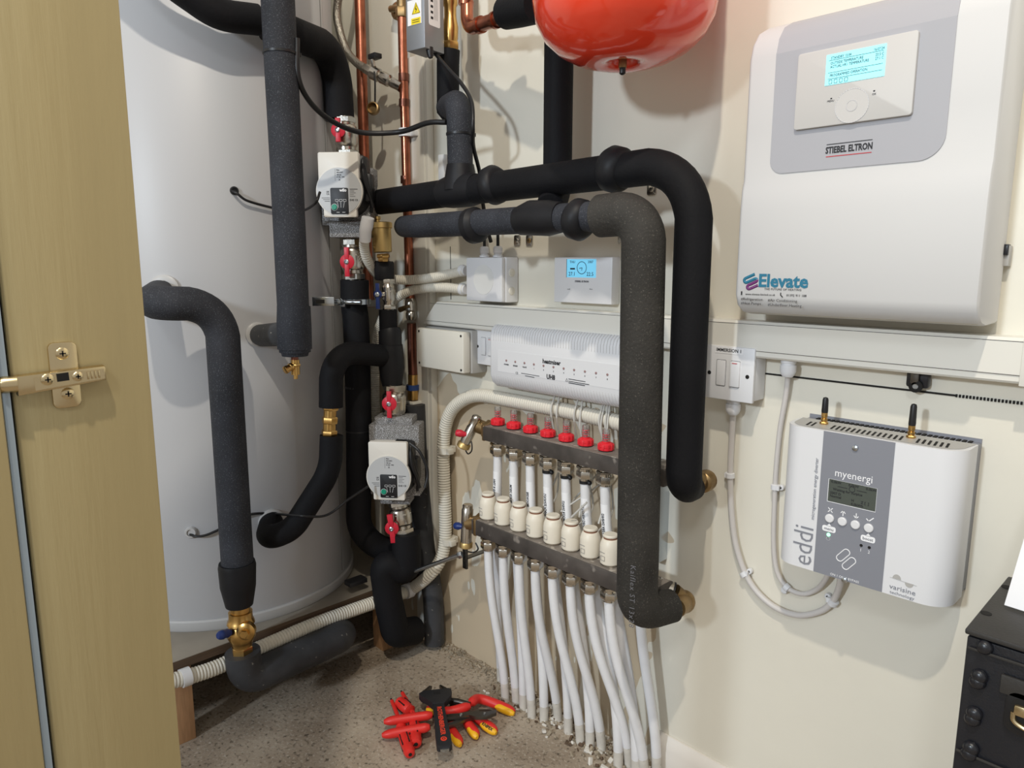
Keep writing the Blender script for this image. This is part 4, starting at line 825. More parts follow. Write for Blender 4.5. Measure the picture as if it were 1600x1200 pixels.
b = mb('nickel'); d_ = q - p; L_ = d_.length; b.lathe(p, d_, [(.010, 0), (.012, .002), (.012, .010), (.0135, .012), (.0135, .045), (.012, .048), (.013, .054), (.013, L_ - .012)], 20); dv = b.build('drain_valve', th)
b = mb('brassv'); b.lathe(q - d_ * .12, d_, [(.0140, -.002), (.0152, 0), (.0152, .010), (.012, .012)], 14); b.build('drain_cap', dv)
b = mb('bluev'); h = W(724, 823, .118); b.lathe(h, W(709, 821, .125) - h, [(.005, 0), (.0065, .008), (.009, .013), (.008, .022), (.0055, .025)], 14); b.build('blue_tap', dv)
b = mb('rubber'); b.tube(spl([W(731, 862, .11), W(740, 863, .10), W(747, 858, .10), W(743, 848, .10)], 6), .0018, 8); b.build('cap_strap', dv)
# right hand valves
b = mb('brassd'); p = Vector((.745, -.076, .6395)); b.hexnut(p, p + Vector((.016, 0, 0)), .018); q = W(1098, 752, .048)
b.tube(arc([p + Vector((.01, 0, 0)), (q.x, -.072, .640), q + Vector((.0, .02, 0))], .02), .015, 16); b.lathe(q + Vector((0, .02, 0)), (.1, -1, 0), [(.010, 0), (.0185, .006), (.0195, .016), (.0185, .028), (.014, .032)], 20); b.build('supply_valve', th)
b = mb('brassd'); p = Vector((.765, -.104, .4285)); 
a_ = W(1005, 908, .104); z_ = W(1052, 925, .075); ax = z_ - a_; L_ = ax.length
b.m('nickel').lathe(a_, ax, [(.014, 0), (.017, .004), (.017, L_ * .4), (.015, L_ * .45), (.0175, L_ * .5), (.0175, L_ * .95), (.015, L_)], 22); b.m('rubber').lathe(a_ + ax * .96, ax, [(.0178, 0), (.0178, .003)], 22); b.m('brassd')
q = W(1069, 940, .058); b.cyl(z_, q, .0165); b.ball(q, .0200, (1, 1, 1.05), u=24, v=14); b.cyl(q, W(1056, 950, .10), .0185, .0175); b.lathe(q - (q - z_) * .35, q - z_, [(.0165, 0), (.0190, .001), (.0190, .005), (.0165, .006)], 22); b.build('return_valve', th)
b = mb('bluev'); q = W(1015, 935, .12); b.box(q, (.026, .014, .022), .004); b.build('valve_lever', th)
b = mb('redv'); q = W(1021, 750, .10); b.box(q, (.010, .01, .018), .003); b.build('valve_lever', th)

# white heating pipes down to the floor
FL = [(790, 1094), (807, 1100), (831, 1120), (872, 1124), (907, 1160), (940, 1170), (983, 1197), (1007, 1216)]
FU = [(783, 1063), (818, 1107), (850, 1126), (888, 1144), (922, 1166), (966, 1199), (994, 1212), (1026, 1216)]
ordn = ['leftmost', 'second from the left', 'third from the left', 'fourth from the left', 'fifth from the left', 'sixth from the left', 'seventh from the left', 'eighth from the left']
def bez(a, b_, c, d, n=18): return [(1-t)**3 * a + 3*t*(1-t)**2 * b_ + 3*t*t*(1-t) * c + t**3 * d for t in [i / n for i in range(n + 1)]]
ROOM = ['HALL & ENTRY', 'MUSIC ROOM', 'BEDROOM', 'LOUNGE PLANT', 'LIVING ROOM', 'KITCHEN DINER', 'DINING AREA']
def hpipe(label, top, foot, group, lab=None, tie_=False, sw=0):
    top = Vector(top); foot = Vector(foot); h = top.z
    P = bez(top, top + Vector(((foot.x - top.x) * .12, 0, -h * .42)), foot + Vector((sw, (top.y - foot.y) * .25, h * .40)), foot)
    th = thing('heating_pipe', label, 'pipe', (foot.x, foot.y, 0), group)
    b = mb('pex'); b.tube([p for p in P if p.z > .035], .0099, 16); b.build('tube', th)
    lo = [p for p in P if p.z > .035][-1]
    b = mb('pexd'); b.tube([lo, P[-2] if P[-2].z < lo.z else lo.lerp(P[-1], .5), P[-1] + Vector((0, 0, .0))], .0100, 16); b.build('dusty_end', th)
    if lab:
        n = Vector((.1, -1, 0)).normalized(); c = P[2]; b = mb('paper'); q = [p + n * .0010 for p in P[1:4]]; b.tube([p.lerp(q[0], 0) for p in q], .0094, 14)
        lb = b.build('label_tape', th)
        b = mb('ink'); a_ = (P[3] - P[1]).normalized(); n2 = (n - a_ * n.dot(a_)).normalized(); F = frame(P[2] + n2 * .0107, (-a_).cross(n2) * -1, -a_)
        b.text(F, lab, .0078, .0001, rot=-PI / 2, bold=.0002, sx=.85); b.build('lettering', lb)
    if tie_:
        b = mb('rubber'); c = P[0] + (P[1] - P[0]) * .12; b.lathe(c, P[1] - P[0], [(.0100, 0), (.0115, .0005), (.0115, .006), (.0100, .0065)], 18); b.ball(c + Vector((.014, -.003, -.002)), .0050); b.build('cable_tie', th)
for k, x in enumerate(GX):
    hpipe('white heating pipe %s from the upper bar, tagged %s' % (ordn[k] if k else 'leftmost', ROOM[k].lower().replace('&', 'and')), (x, -GD, UZ0 - .033), ZP(*FU[k], 0), 'pipes from the upper bar', ROOM[k], k in (3, 4, 5))
for k, x in enumerate(AX):
    hpipe('white heating pipe %s from the lower bar, running down to the floor' % ordn[k], (x, -AD, LZ0 - .033), ZP(*FL[k], 0), 'pipes from the lower bar')
hpipe('white heating pipe at the far right of the row, against the skirting end', (.665, -.055, .40), ZP(*FU[7], 0), 'pipes from the upper bar')
# thin wires of the actuators
for k, (u, v) in enumerate(((932, 640), (893, 632), (935, 645), (857, 624))):
    p = W(u, v, .05); q = Vector((AX[min(k + 4, 7)], -.085, .49)) if k < 3 else Vector((AX[3], -.085, .49))
    b = mb('greyw'); b.tube(spl([Vector((p.x, -.03, .735)), p + Vector((.004, .004, -.03)), Vector((p.x + .012, -.034, .62)), Vector((q.x + .01, -.05, .53)), q], 8), .0019, 8)
    b.tube(spl([Vector((p.x + .012, -.03, .735)), p + Vector((.02, .004, -.04)), Vector((p.x + .026, -.034, .60)), q + Vector((.004, 0, .02))], 8), .0019, 8)
    tag(b.build('actuator_wire', org=q), 'thin white wires dropping behind the upper bar, %s' % ('near its right end', 'near its middle', 'rightmost pair', 'leftmost pair')[k], 'wire', 'wires of the actuator heads')
b = mb('greyw'); b.cyl(W(917, 785, .10), W(893, 808, .11), .0022, seg=8); tag(b.build('loose_wire', org=W(905, 797, .1)), 'short stiff white wire end sticking up slantwise between the actuator heads', 'wire')

# ================================================================== corrugated conduits
def conduit(label, pts, r, n=12, amp=.0011, pitch=.0055, m='conduit'):
    b = mb(m); b.corr(spl(pts, n), r, pitch, amp); th = tag(b.build('flexible_conduit', org=pts[-1], ang=80), label, 'conduit'); return th
S = lambda u, v: XP(u, v, -.028)
conduit('long cream corrugated conduit along the platform, up the corner and behind the red flow gauges', [W(1000, 668, .024), W(900, 645, .024), W(800, 626, .024), W(750, 618, .024), W(722, 626, .026), W(702, 648, .028), W(693, 690, .030), W(694, 760, .030), W(696, 830, .032), W(690, 870, .045), W(672, 897, .07), S(640, 922), S(600, 936), S(500, 972), S(400, 1015), S(330, 1046), S(262, 1066)], .0165, amp=.0024, pitch=.0068)
for u, v, d in ((703, 703, .030), (707, 845, .030)):
    b = mb('conduit'); q = W(u - 7, v, d); b.lathe(q - Vector((0, 0, .008)), Z, [(.0165, 0), (.0188, .0), (.0188, .016), (.0165, .016)], 20); b.box(q + Vector((.018, -.002, .0)), (.016, .018, .015), .002); b.box(q + Vector((.0, .018, .0)), (.02, .014, .015)); tag(b.build('conduit_clip', org=q), 'cream clip on the upright conduit, %s' % ('upper of the two' if v < 800 else 'lower of the two'), 'clip', 'conduit clips')
for u, v in ((638, 923), (290, 1058)):
    b = mb('white'); q = S(u, v); ax = Vector((0, 1, 0)); b.lathe(q - ax * .009, ax, [(.0168, 0), (.0192, 0), (.0192, .018), (.0168, .018)], 20); b.box(q + Vector((-.012, 0, .006)), (.014, .018, .012), .001); tag(b.build('conduit_clip', org=q), 'white clip holding the low conduit to the platform edge, %s' % ('beside the door board' if u < 400 else 'near the corner'), 'clip', 'conduit clips')
th = conduit('cream corrugated conduit from the upper pump to the junction box, upper of the pair', [W(572, 362, .21), W(569, 385, .20), W(575, 408, .18), W(592, 430, .13), W(622, 437, .09), W(660, 436, .06), W(700, 429, .04), W(727, 423, .03)], .0118, amp=.0018, pitch=.0060)
b = mb('white'); q = W(573, 345, .215); b.tube([W(575, 340, .215), W(573, 352, .215), W(571, 360, .215), W(570.5, 376, .21)], [.0140, .0150, .0140, .0130], 18); b.build('end_gland', th)
th = conduit('cream corrugated conduit looping from the junction box down behind black pipes, lower of the pair', [W(727, 452, .03), W(690, 449, .04), W(650, 452, .06), W(625, 462, .075), W(607, 480, .08), W(590, 520, .075), W(586, 580, .07), W(587, 640, .07), W(589, 700, .07)], .0118, amp=.0018, pitch=.0060)
b = mb('conduit'); b.tube([W(589, 700, .07), W(592, 760, .07), W(596, 870, .07)], .0125, 18); tag(b.build('drain_pipe', org=W(596, 870, .07)), 'smooth grey-cream plastic pipe beside the lower pump', 'pipe')
b = mb('white')
for v in (423, 452): q = W(724, v, .03); b.lathe(q - Vector((.008, 0, 0)), (1, 0, 0), [(.0118, 0), (.0138, .002), (.0138, .009), (.0115, .012), (.0115, .02)], 16)
tag(b.build('conduit_adaptor', org=W(724, 438, .03)), 'pair of white adaptors where the two conduits enter the junction box', 'adaptor')
# support rod with pedestal strut near the floor
th = thing('support_rod', 'threaded steel rod with a wall strut beneath the blue drain tap', 'bracket', W(728, 868, .03))
b = mb('chrome'); b.cyl(W(612, 905, .16), W(719, 867, .10), .0052, seg=12); b.hexnut(W(716, 868, .103), W(722, 866, .098), .009); b.build('rod', th)
b = mb('steel'); q = W(727, 872, .09); b.box(q, (.014, .006, .052), .001); b.box(q + Vector((0, .045, 0)), (.014, .09, .003)); b.m('dark')
for k in range(3): b.box(q + Vector((0, -.0035, -.016 + k * .016)), (.003, .001, .008))
b.build('strut', th)
b = mb('wrench'); a_ = XP(556, 908, -.07); b.box(a_, (.03, .05, .012), .002); tag(b.build('pipe_clip', org=a_), 'dark clip lying on the platform board right of the tank', 'clip')

# ================================================================== spur cables and solar diverter
def wcable(label, pts, r, gl, clips):
    th = thing('mains_cable', label, 'cable', pts[-1]); b = mb('cable'); b.tube(spl(pts, 10), r, 14); b.build('cable', th)
    b = mb('white'); b.lathe(gl, -Z, [(.012, 0), (.012, .006), (.0105, .007), (.0105, .009), (.0125, .010), (.0125, .020), (.010, .026), (.0075, .029)], 18); b.build('gland', th)
    for u, v, dx in clips:
        q = W(u, v, .010); b = mb('white'); i = min(range(len(pts) - 1), key=lambda i: (pts[i] - q).length); ax = (pts[min(i + 1, len(pts) - 1)] - pts[max(i - 1, 0)]).normalized()
        b.lathe(q - ax * .005, ax, [(r, 0), (r + .0026, .001), (r + .0026, .009), (r, .010)], 18); s_ = ax.cross(Vector((0, -1, 0))); b.lathe(q + s_ * dx + Vector((0, .008, 0)), (0, -1, 0), [(.005, 0), (.005, .006), (.004, .007)], 12); b.box(q + s_ * dx * .5, (.009, .01, .008)); b.m('dark').cyl(q + s_ * dx + Vector((0, .001, 0)), q + s_ * dx + Vector((0, -.0002, 0)), .0018, seg=8); b.build('cable_clip', th)
cp = [(1146, 640, .02), (1143, 690, .012), (1141, 750, .010), (1144, 810, .010), (1152, 860, .010), (1172, 910, .010), (1205, 945, .010), (1245, 961, .010), (1282, 955, .010), (1302, 938, .012), (1312, 915, .022), (1314, 895, .035)]
g = W(1146, 628, .022); g.z = .782
wcable('thicker white cable looping from the IMMERSION 1 switch to under the diverter', [W(*p) for p in cp], .0052, g, ((1141, 743, .008), (1163, 897, -.010), (1302, 941, -.012)))
cp = [(1232, 560, .02), (1229, 610, .012), (1219, 670, .010), (1213, 730, .010), (1210, 790, .010), (1209, 850, .010), (1214, 892, .010), (1230, 918, .010), (1254, 928, .010), (1276, 921, .010), (1290, 905, .02), (1298, 885, .03)]
g = W(1233, 553, .022); g.z = .858
wcable('thinner white cable dropping from the trunking and curling under the diverter', [W(*p) for p in cp], .0042, g, ((1211, 761, -.009), (1229, 918, .010)))

xa, xb, za, zb, d = .944, 1.186, .551, .768, .094
th = thing('solar_diverter', 'white and slate grey energy diverter box with two short black antennas', 'energy diverter', ((xa + xb) / 2, 0, za))
b = mb('egrey'); b.box(((xa + xb) / 2, -.012, (za + zb) / 2), (xb - xa - .004, .022, zb - za - .004), .002); b.m('dark')
x = xa + .02
while x < xb - .012: b.box((x, -.012, zb - .0012), (.0042, .011, .002)); x += .0072
b.m('egrey').box(((xa + xb) / 2, -.0015, (za + zb) / 2 + .002), (xb - xa - .004, .003, zb - za + .002)); b.build('back_plate', th)
def esec(z, k=0):
    P = [(xa, .028)]
    for j in range(9): a = PI - (PI / 2) * j / 8; P.append((xa + .030 + (.030 - k) * math.cos(a), .062 + (.032 - k) * math.sin(a)))
    for j in range(9): a = PI / 2 - (PI / 2) * j / 8; P.append((xb - .034 + (.034 - k) * math.cos(a), .060 + (.034 - k) * math.sin(a)))
    P.append((xb, .028)); return [Vector((x, -y, z)) for x, y in P]
b = mb('white'); outer = [esec(za), esec(zb)]; b.rings([esec(za, .0), esec(za + .001), esec(zb - .001), esec(zb)], cap=True); cov = b.build('cover', th)
b = mb('shade'); Q = [(p.x * .985 + (xa + xb) / 2 * .015, p.y * .96, zb + .0004) for p in esec(zb, .004)]; b._add(Q, [tuple(range(len(Q)))]); b.m('dark')
b.F = Matrix.Identity(4); x = xa + .024
while x < xb - .03:
    if min(abs(x - .989), abs(x - 1.110)) > .009:
        b._add([(x, -.050, zb + .0007), (x + .0032, -.050, zb + .0007), (x + .0075, -.078, zb + .0007), (x + .0043, -.078, zb + .0007)][::-1], [(0, 1, 2, 3)])
    x += .0072
b.build('vent_grille', cov)
b = mb('egrey'); b.box(((1.007 + 1.104) / 2, -d - .0002, (za + zb) / 2), (.097, .0012, zb - za - .0005)); pn = b.build('grey_panel', th)
F = frame((0, -d - .0008, 0)); lc = lambda u, v: (lambda p: (p.x, p.z))(W(u, v, d))
for u, v in ((1337, 700), (1320, 906)):
    q = lc(u, v); b = mb('chrome'); b.F = F; b.lathe((q[0], q[1], 0), (0, 0, 1), [(.0044, 0), (.004, .002), (.0015, .003), (.0001, .003)], 18); b.build('screw', pn)
L4 = [lc(1297, 748), lc(1371, 763), lc(1368, 799), lc(1293, 782)]; x0_, x1_ = (L4[0][0] + L4[3][0]) / 2, (L4[1][0] + L4[2][0]) / 2; y0_, y1_ = (L4[2][1] + L4[3][1]) / 2, (L4[0][1] + L4[1][1]) / 2
b = mb('wink'); b.F = F; b.box(((x0_ + x1_) / 2 - .0003, (y0_ + y1_) / 2 - .0005, .0001), (x1_ - x0_ + .0012, y1_ - y0_ + .0012, .0006)); b.m('lcd').box(((x0_ + x1_) / 2, (y0_ + y1_) / 2, .0004), (x1_ - x0_, y1_ - y0_, .0008)); sc = b.build('display', pn)
b = mb('ink'); FT = F @ Matrix.Translation((x0_, y1_, .0008)); w_, h_ = x1_ - x0_, y1_ - y0_
for s_, x_, y_ in (('0.0kW', .05, .10), ('0.0kW', .42, .10), ('0.0kW', .78, .10), ('Waiting for Surplus', .10, .42), ('2007 D', .04, .60), ('Normal', .04, .74), ('H', .5, .74), ('Z [  ]', .70, .74), ('0.0kWh', .5, .90)): b.text(FT @ Matrix.Translation((x_ * w_, -y_ * h_, 0)), s_, .0052, .0002, 'LEFT', .0001)
b.line(FT, [(.2 * w_, -.26 * h_), (.4 * w_, -.26 * h_)], .0008); b.line(FT, circ(.004, .5 * w_, -.26 * h_, 14), .0006, .0004, True); b.line(FT, [(.6 * w_, -.26 * h_), (.8 * w_, -.26 * h_)], .0008); b.build('display_text', pn)
BT = [lc(1297, 809), lc(1316.5, 814), (0, 0), lc(1358, 825)]; bx0, bx3 = BT[0][0], BT[3][0]; bz = (BT[0][1] + BT[3][1]) / 2
bx = [bx0 + (bx3 - bx0) * k / 3 for k in range(4)]
for x in bx: b = mb('white'); b.F = F; b.lathe((x, bz, 0), (0, 0, 1), [(.0064, 0), (.0064, .002), (.0054, .003), (.0001, .0032)], 24); b.build('push_button', pn)
b = mb('wink')
y = bz + .0125
b.line(F, [(bx[0] - .003, y - .003), (bx[0] + .003, y + .003)], .0012); b.line(F, [(bx[0] - .003, y + .003), (bx[0] + .003, y - .003)], .0012)
for s_, x in ((1, bx[1]), (-1, bx[2])): b.line(F, [(x, y - .004 * s_), (x, y + .003 * s_)], .0012); b.line(F, [(x - .003, y), (x, y + .0035 * s_), (x + .003, y)], .0012)
b.line(F, [(bx[3] - .004, y), (bx[3] - .001, y - .003), (bx[3] + .005, y + .003)], .0014)
WLB = b
for x in (bx[0], bx[3]): b = mb('wink'); b.F = F; b.prism(rrect(.0195, .0088, .003, x, bz - .0165), .0001, .0004); b.prism([(x - .0035, bz - .0125), (x + .0035, bz - .0125), (x, bz - .0080)], .0001, .0004); b.build('button_caption', pn)
b = WLB; b.F = Matrix.Identity(4)
q = lc(1335, 743); b.text(F @ Matrix.Translation(((bx[0] + bx[3]) / 2 + .001, y1_ + .0105, 0)), 'myenergi', .0155, bold=0, sx=.92)
cx, cy = (bx[0] + bx[3]) / 2, lc(1323, 874)[1]
for k, sgn in ((0, 1), (1, -1)):
    R = Matrix.Rotation(math.radians(52), 4, 'Z'); FF = F @ Matrix.Translation((cx - .0045 * sgn, cy + .0050 * sgn, 0)) @ R
    b.tube([FF @ Vector((p[0], p[1], .0)) for p in rrect(.0235, .0095, .0046, 0, 0) + rrect(.0235, .0095, .0046, 0, 0)[:1]], .0007, 6)
FF = F @ Matrix.Translation((cx, cy, 0)) @ Matrix.Rotation(math.radians(-25), 4, 'Z')

for s_, x in (('1', bx[2] + .0135), ('2', bx[2] + .0245)): b.text(F @ Matrix.Translation((x - .0035, bz - .0355, 0)), s_, .0062)
b.text(F @ Matrix.Translation((cx, za + .0045, 0)), 'ON 1 ON 2 BYPASS', .0048)
b.line(F, circ(.0026, bx[0], bz - .0315, 16), .0007, .0004, True)
b.build('white_lettering', pn)
b = mb('greyink'); b.text(F @ Matrix.Translation((bx[0], bz - .0165, .0005)), 'menu', .0062); b.text(F @ Matrix.Translation((bx[3], bz - .0165, .0005)), 'boost', .0062)
b.m('dark')
for x in (bx[2] + .010, bx[2] + .021): b.lathe(F @ Vector((x, bz - .0285, 0)), (0, -1, 0), [(.0022, 0), (.0020, .0006)], 12)
b.m('ledg').lathe(F @ Vector((bx[0], bz - .0255, 0)), (0, -1, 0), [(.0028, 0), (.0024, .001)], 14); b.build('grey_lettering', pn)
b = mb('egrey'); F = frame((0, -d - .0001, 0)); q = lc(1257, 853); b.text(F @ Matrix.Translation((q[0] - .001, q[1] + .001, .0002)), 'eddi', .043, bold=-.0002, rot=PI / 2, sx=.86)
b.text(F @ Matrix.Translation((1.000, .678, .0002)), 'microgeneration energy diverter', .0072, rot=PI / 2, sx=1.0)
q = lc(1397, 918); b.text(F @ Matrix.Translation((1.122 + .008, q[1] + .0005, .0002)), 'varisine', .0100, sx=1.1); b.text(F @ Matrix.Translation((1.122 + .008, q[1] - .0075, .0002)), 'technology', .0062, sx=1.15)
b.m('shade'); b.line(F, [(1.113, q[1] + .0135), (1.147, q[1] + .0115)], .0006); b.F = F; b.prism([(1.116 + .0055 + .0055 * math.cos(a), q[1] + .0135 + .0065 * math.sin(a)) for a in [k * PI / 8 for k in range(9)]], 0, .0003); b.prism([(1.132 + .0055 + .0055 * math.cos(a), q[1] + .0125 - .0065 * math.sin(a)) for a in [k * PI / 8 for k in range(9)]], 0, .0003); b.build('lettering', cov)
for x, ztop in ((.989, .808), (1.110, .815)):
    b = mb('rubber'); b.lathe((x, -.052, zb + .018), Z, [(.0045, 0), (.0048, .003), (.0042, ztop - zb - .020), (.0032, ztop - zb - .017), (.0001, ztop - zb - .016)], 16); an_ = b.build('antenna', th)
    b = mb('brass'); b.hexnut((x, -.052, zb), (x, -.052, zb + .004), .0062); b.lathe((x, -.052, zb + .004), Z, [(.0038, 0), (.0048, .002), (.0048, .005), (.0035, .006), (.0045, .008), (.0045, .014)], 16); b.build('antenna_base', an_)

# ================================================================== wall odds and ends
def wscrew(u, v, label, d=.0, r=.006, name='wall_screw', m='nickel'):
    q = W(u, v, d); b = mb('nickel'); b.F = frame(q); b.prism(rrect(.020, .024, .004), 0, .0025, bev=.0006); b.m(m).lathe((0, 0, .0025), (0, 0, 1), [(r, 0), (r * .8, .0025), (r * .3, .003)], 14); b.m('dark').box((0, 0, .0056), (r, .0012, .0004)); b.box((0, 0, .0056), (.0012, r, .0004)); tag(b.build(name, org=q), label, 'screw')
wscrew(1019, 295, 'screw and bracket end just below the upper horizontal pipe elbow')
wscrew(973, 371, 'screw plate under the elbow of the thick rough pipe')
wscrew(809, 376, 'screw bracket under the middle of the lower horizontal pipe, left one')
wscrew(828, 376, 'screw bracket under the middle of the lower horizontal pipe, right one', m='brassd')
th = thing('wall_clamp', 'small black and grey clamp on the wall just below the trunking', 'clamp', W(1434, 590, 0))
b = mb('blackm'); q = W(1434, 592, .012); b.F = frame(q); b.box((0, .004, -.004), (.030, .034, .014), .004); b.m('steel').box((-.002, .006, .005), (.012, .034, .008), .003); b.m('dark').lathe((0, -.010, .004), (0, 0, 1), [(.009, 0), (.009, .004), (.006, .005)], 18); b.m('chrome').lathe((0, -.010, .009), (0, 0, 1), [(.004, 0), (.003, .001)], 12); b.build('body', th)
b = mb('unit'); q = W(692, 262, .012); b.box(q, (.022, .012, .06), .002); tag(b.build('wall_sensor', org=q), 'narrow white plastic piece beside the rising insulated pipe', 'sensor')

# ================================================================== black cabinet lower right
zt = .5936; P0 = ZP(1507, 980, zt); xl = 1.234; yf = P0.y
th = thing('black_cabinet', 'black metal equipment cabinet with domed screws at the lower right', 'cabinet', (xl + .25, yf / 2, 0))
b = mb('blackm'); b.box((xl + .25, yf / 2 - .008, zt / 2 - .004), (.495, abs(yf) - .02, zt - .012), .002); b.build('body', th)
b = mb('blackt'); b.box((xl + .25, yf / 2 - .008, zt - .004), (.5, abs(yf) - .014, .007), .002); b.m('dark')
for u, v in ((1573, 917), (1541, 958)): q = ZP(u, v, zt); b.lathe(q - Z * .001, Z, [(.006, 0), (.006, .0012), (.003, .0014)], 14)
b.build('top_panel', th)
F = frame((0, yf - .0005, 0)); 
def lb(u, v): r = ray(u, v); p = CAM + r * ((yf - CAM[1]) / r[1]); return p[0], p[2]
b = mb('blackt')
a_, c_ = lb(1520, 993), lb(1600, 1024)
b.F = F; b.box((xl + .25, zt - .022, .001), (.49, .003, .002), .0005)
q = lb(1550, 1060); b.box((xl + .045 + .22, q[1], .002), (.45, .022, .004), .001)
q2 = lb(1530, 1180); b.box((xl + .25, q2[1] - .004, .001), (.49, .003, .002), .0005); b.build('front_rail', th)
for k, (u, v) in enumerate(((1532, 1009), (1524, 1054), (1521, 1063), (1516, 1112), (1513, 1121), (1511, 1166), (1508, 1175))):
    q = lb(u, v); b = mb('blackm'); b.F = F; b.lathe((q[0] + .004, q[1], 0), (0, 0, 1), [(.0085, 0), (.0080, .0025), (.006, .0048), (.003, .006), (.0001, .0063)], 20); b.build('dome_screw', th)
b = mb('rubber'); b.F = F; q = lb(1592, 1113); b.prism(rrect(.07, .050, .012, q[0] + .022, q[1]), .0, .004, bev=.001); b.m('dark').prism(rrect(.058, .036, .008, q[0] + .022, q[1]), .0041, .0046); hd = b.build('handle_recess', th)
b = mb('hinge'); b.F = F; b.box((q[0] + .008, q[1] + .006, .007), (.024, .013, .006), .003); b.tube([F.inverted() @ F @ Vector(p) for p in spl([(q[0] - .004, q[1] + .002, .006), (q[0] - .002, q[1] - .008, .007), (q[0] + .012, q[1] - .013, .007), (q[0] + .03, q[1] - .012, .007)], 6)], .003, 8); b.build('latch', hd)
# white card on the cabinet
q = ZP(1569, 948, zt); R1 = Vector((1, -.10, 0)).normalized(); U1 = Vector((.06, .50, .86)).normalized()
b = mb('paper'); b.F = frame(q + Vector((0, 0, .002)), R1, U1); b.box((.09, .075, 0), (.18, .15, .003), .0005); tag(b.build('white_card', org=q), 'white card leaning on top of the black cabinet at the right edge', 'card')

# ================================================================== tools
def gf(u, v, u2, v2, z=.0): a_ = ZP(u, v, z); b_ = ZP(u2, v2, z); return frame(a_, b_ - a_, Vector((0, 0, 1)).cross(b_ - a_)), (b_ - a_).length
# adjustable wrench: R axis from jaw to handle end, lying flat on the heap
F, L_ = gf(683, 1090, 695, 1170, .038); F = F @ Matrix.Rotation(math.radians(-2), 4, 'X')
th = thing('adjustable_wrench', 'black handled adjustable wrench lying across the top of the tool heap', 'wrench', F.translation - Vector((0, 0, .036)))
b = mb('wrench'); b.F = F; k = L_
b.prism([(.022, .0125), (.03, .012), (k * .55, .0135), (k * .8, .0155), (k - .004, .0155), (k, .012), (k, -.012), (k - .004, -.0155), (k * .8, -.0155), (k * .55, -.0135), (.03, -.012), (.022, -.0125)], -.006, .006, bev=.002)
hd_ = b.build('handle', th)
b = mb('wrench'); b.F = F; b.prism([(.032, .013), (.008, .030), (-.006, .034), (-.020, .034), (-.024, .028), (-.020, .010), (-.020, -.028), (-.012, -.040), (.000, -.036), (.015, -.022), (.032, -.013)], -.0075, .0075, bev=.0015); b.build('jaw_head', th)
b = mb('steel'); b.F = F; b.prism([(-.018, -.030), (-.019, .034), (-.022, .034), (-.023, -.030)], -.005, .006); b.prism([(-.020, .033), (-.030, .024), (-.045, .012), (-.043, .009), (-.022, .018)], -.004, .004, bev=.001); b.prism([(-.020, -.036), (-.028, -.026), (-.044, -.014), (-.042, -.008), (-.022, -.020)], -.004, .004, bev=.001)
b.m('dark')
for j in range(4): b.box((-.006, -.006 + j * .004, .0078), (.010, .0012, .001))
b.build('jaws', th)
b = mb('orange'); b.text(F @ Matrix.Translation((L_ * .52, 0, .006)), 'ROTHENBERGER', .0140, .0003, bold=.0003, sx=.92); b.F = F; b.prism(circ(.0065, L_ * .87, 0, 20), .006, .0068); b.build('lettering', hd_)
b = mb('ink'); b.line(F, circ(.003, L_ * .87, 0, 14), .0012, .0072, True); b.build('badge_ring', hd_)
b = mb('chrome'); b.F = F; b.prism(circ(.010, L_ - .002, 0, 20), -.003, .002); b.build('hanging_ring', hd_)
# handles as tapered tubes
def grip(b, pts, r, m, m2=None, z=None):
    P = spl(pts, 8); n = len(P); b.m(m).tube(P, lambda i: r * (.55 if i == 0 else .85 if i == 1 else 1.0 if i < n - 3 else (.95, .8, .45)[i - n + 3]), 14)
g = lambda u, v, z=.012: ZP(u, v, z)
th = thing('slip_joint_pliers', 'water pump pliers with plain orange-red sleeves pointing left and dark steel jaws', 'pliers', g(675, 1135, 0))
b = MB(); grip(b, [g(676, 1117, .034), g(640, 1122, .030), g(600, 1128, .024)], .0100, 'reda'); b.build('handle', th)
b = MB(); grip(b, [g(672, 1136, .030), g(640, 1141, .024), g(597, 1149, .016)], .0100, 'reda'); b.build('handle', th)
zz = .036; F, L_ = gf(690, 1122, 775, 1113, zz)
b = mb('steel'); b.F = F; k = L_
b.prism([(-.02, -.002), (.01, -.010), (k*.5, -.004), (k*.62, -.014), (k*.8, -.016), (k, -.006), (k + .002, .004), (k*.92, .001), (k*.7, .004), (k*.55, .010), (k*.3, .004), (.02, .006), (-.02, .006)], -.004, .004, bev=.001)
b.prism([(.0, -.024), (.03, -.020), (k*.45, -.006), (k*.6, -.004), (k*.6, .012), (k*.72, .018), (k*.9, .016), (k, .008), (k*.9, .020), (k*.7, .024), (k*.5, .016), (k*.35, -.002), (.02, -.014), (.0, -.018)], -.010, -.003, bev=.001)
b.m('chrome').lathe((k*.35, -.001, .003), (0, 0, 1), [(.004, 0), (.0035, .003), (.0001, .0035)], 14); b.lathe((k*.78, -.006, .003), (0, 0, 1), [(.003, 0), (.0025, .003), (.0001, .0035)], 14); b.build('jaws', th)
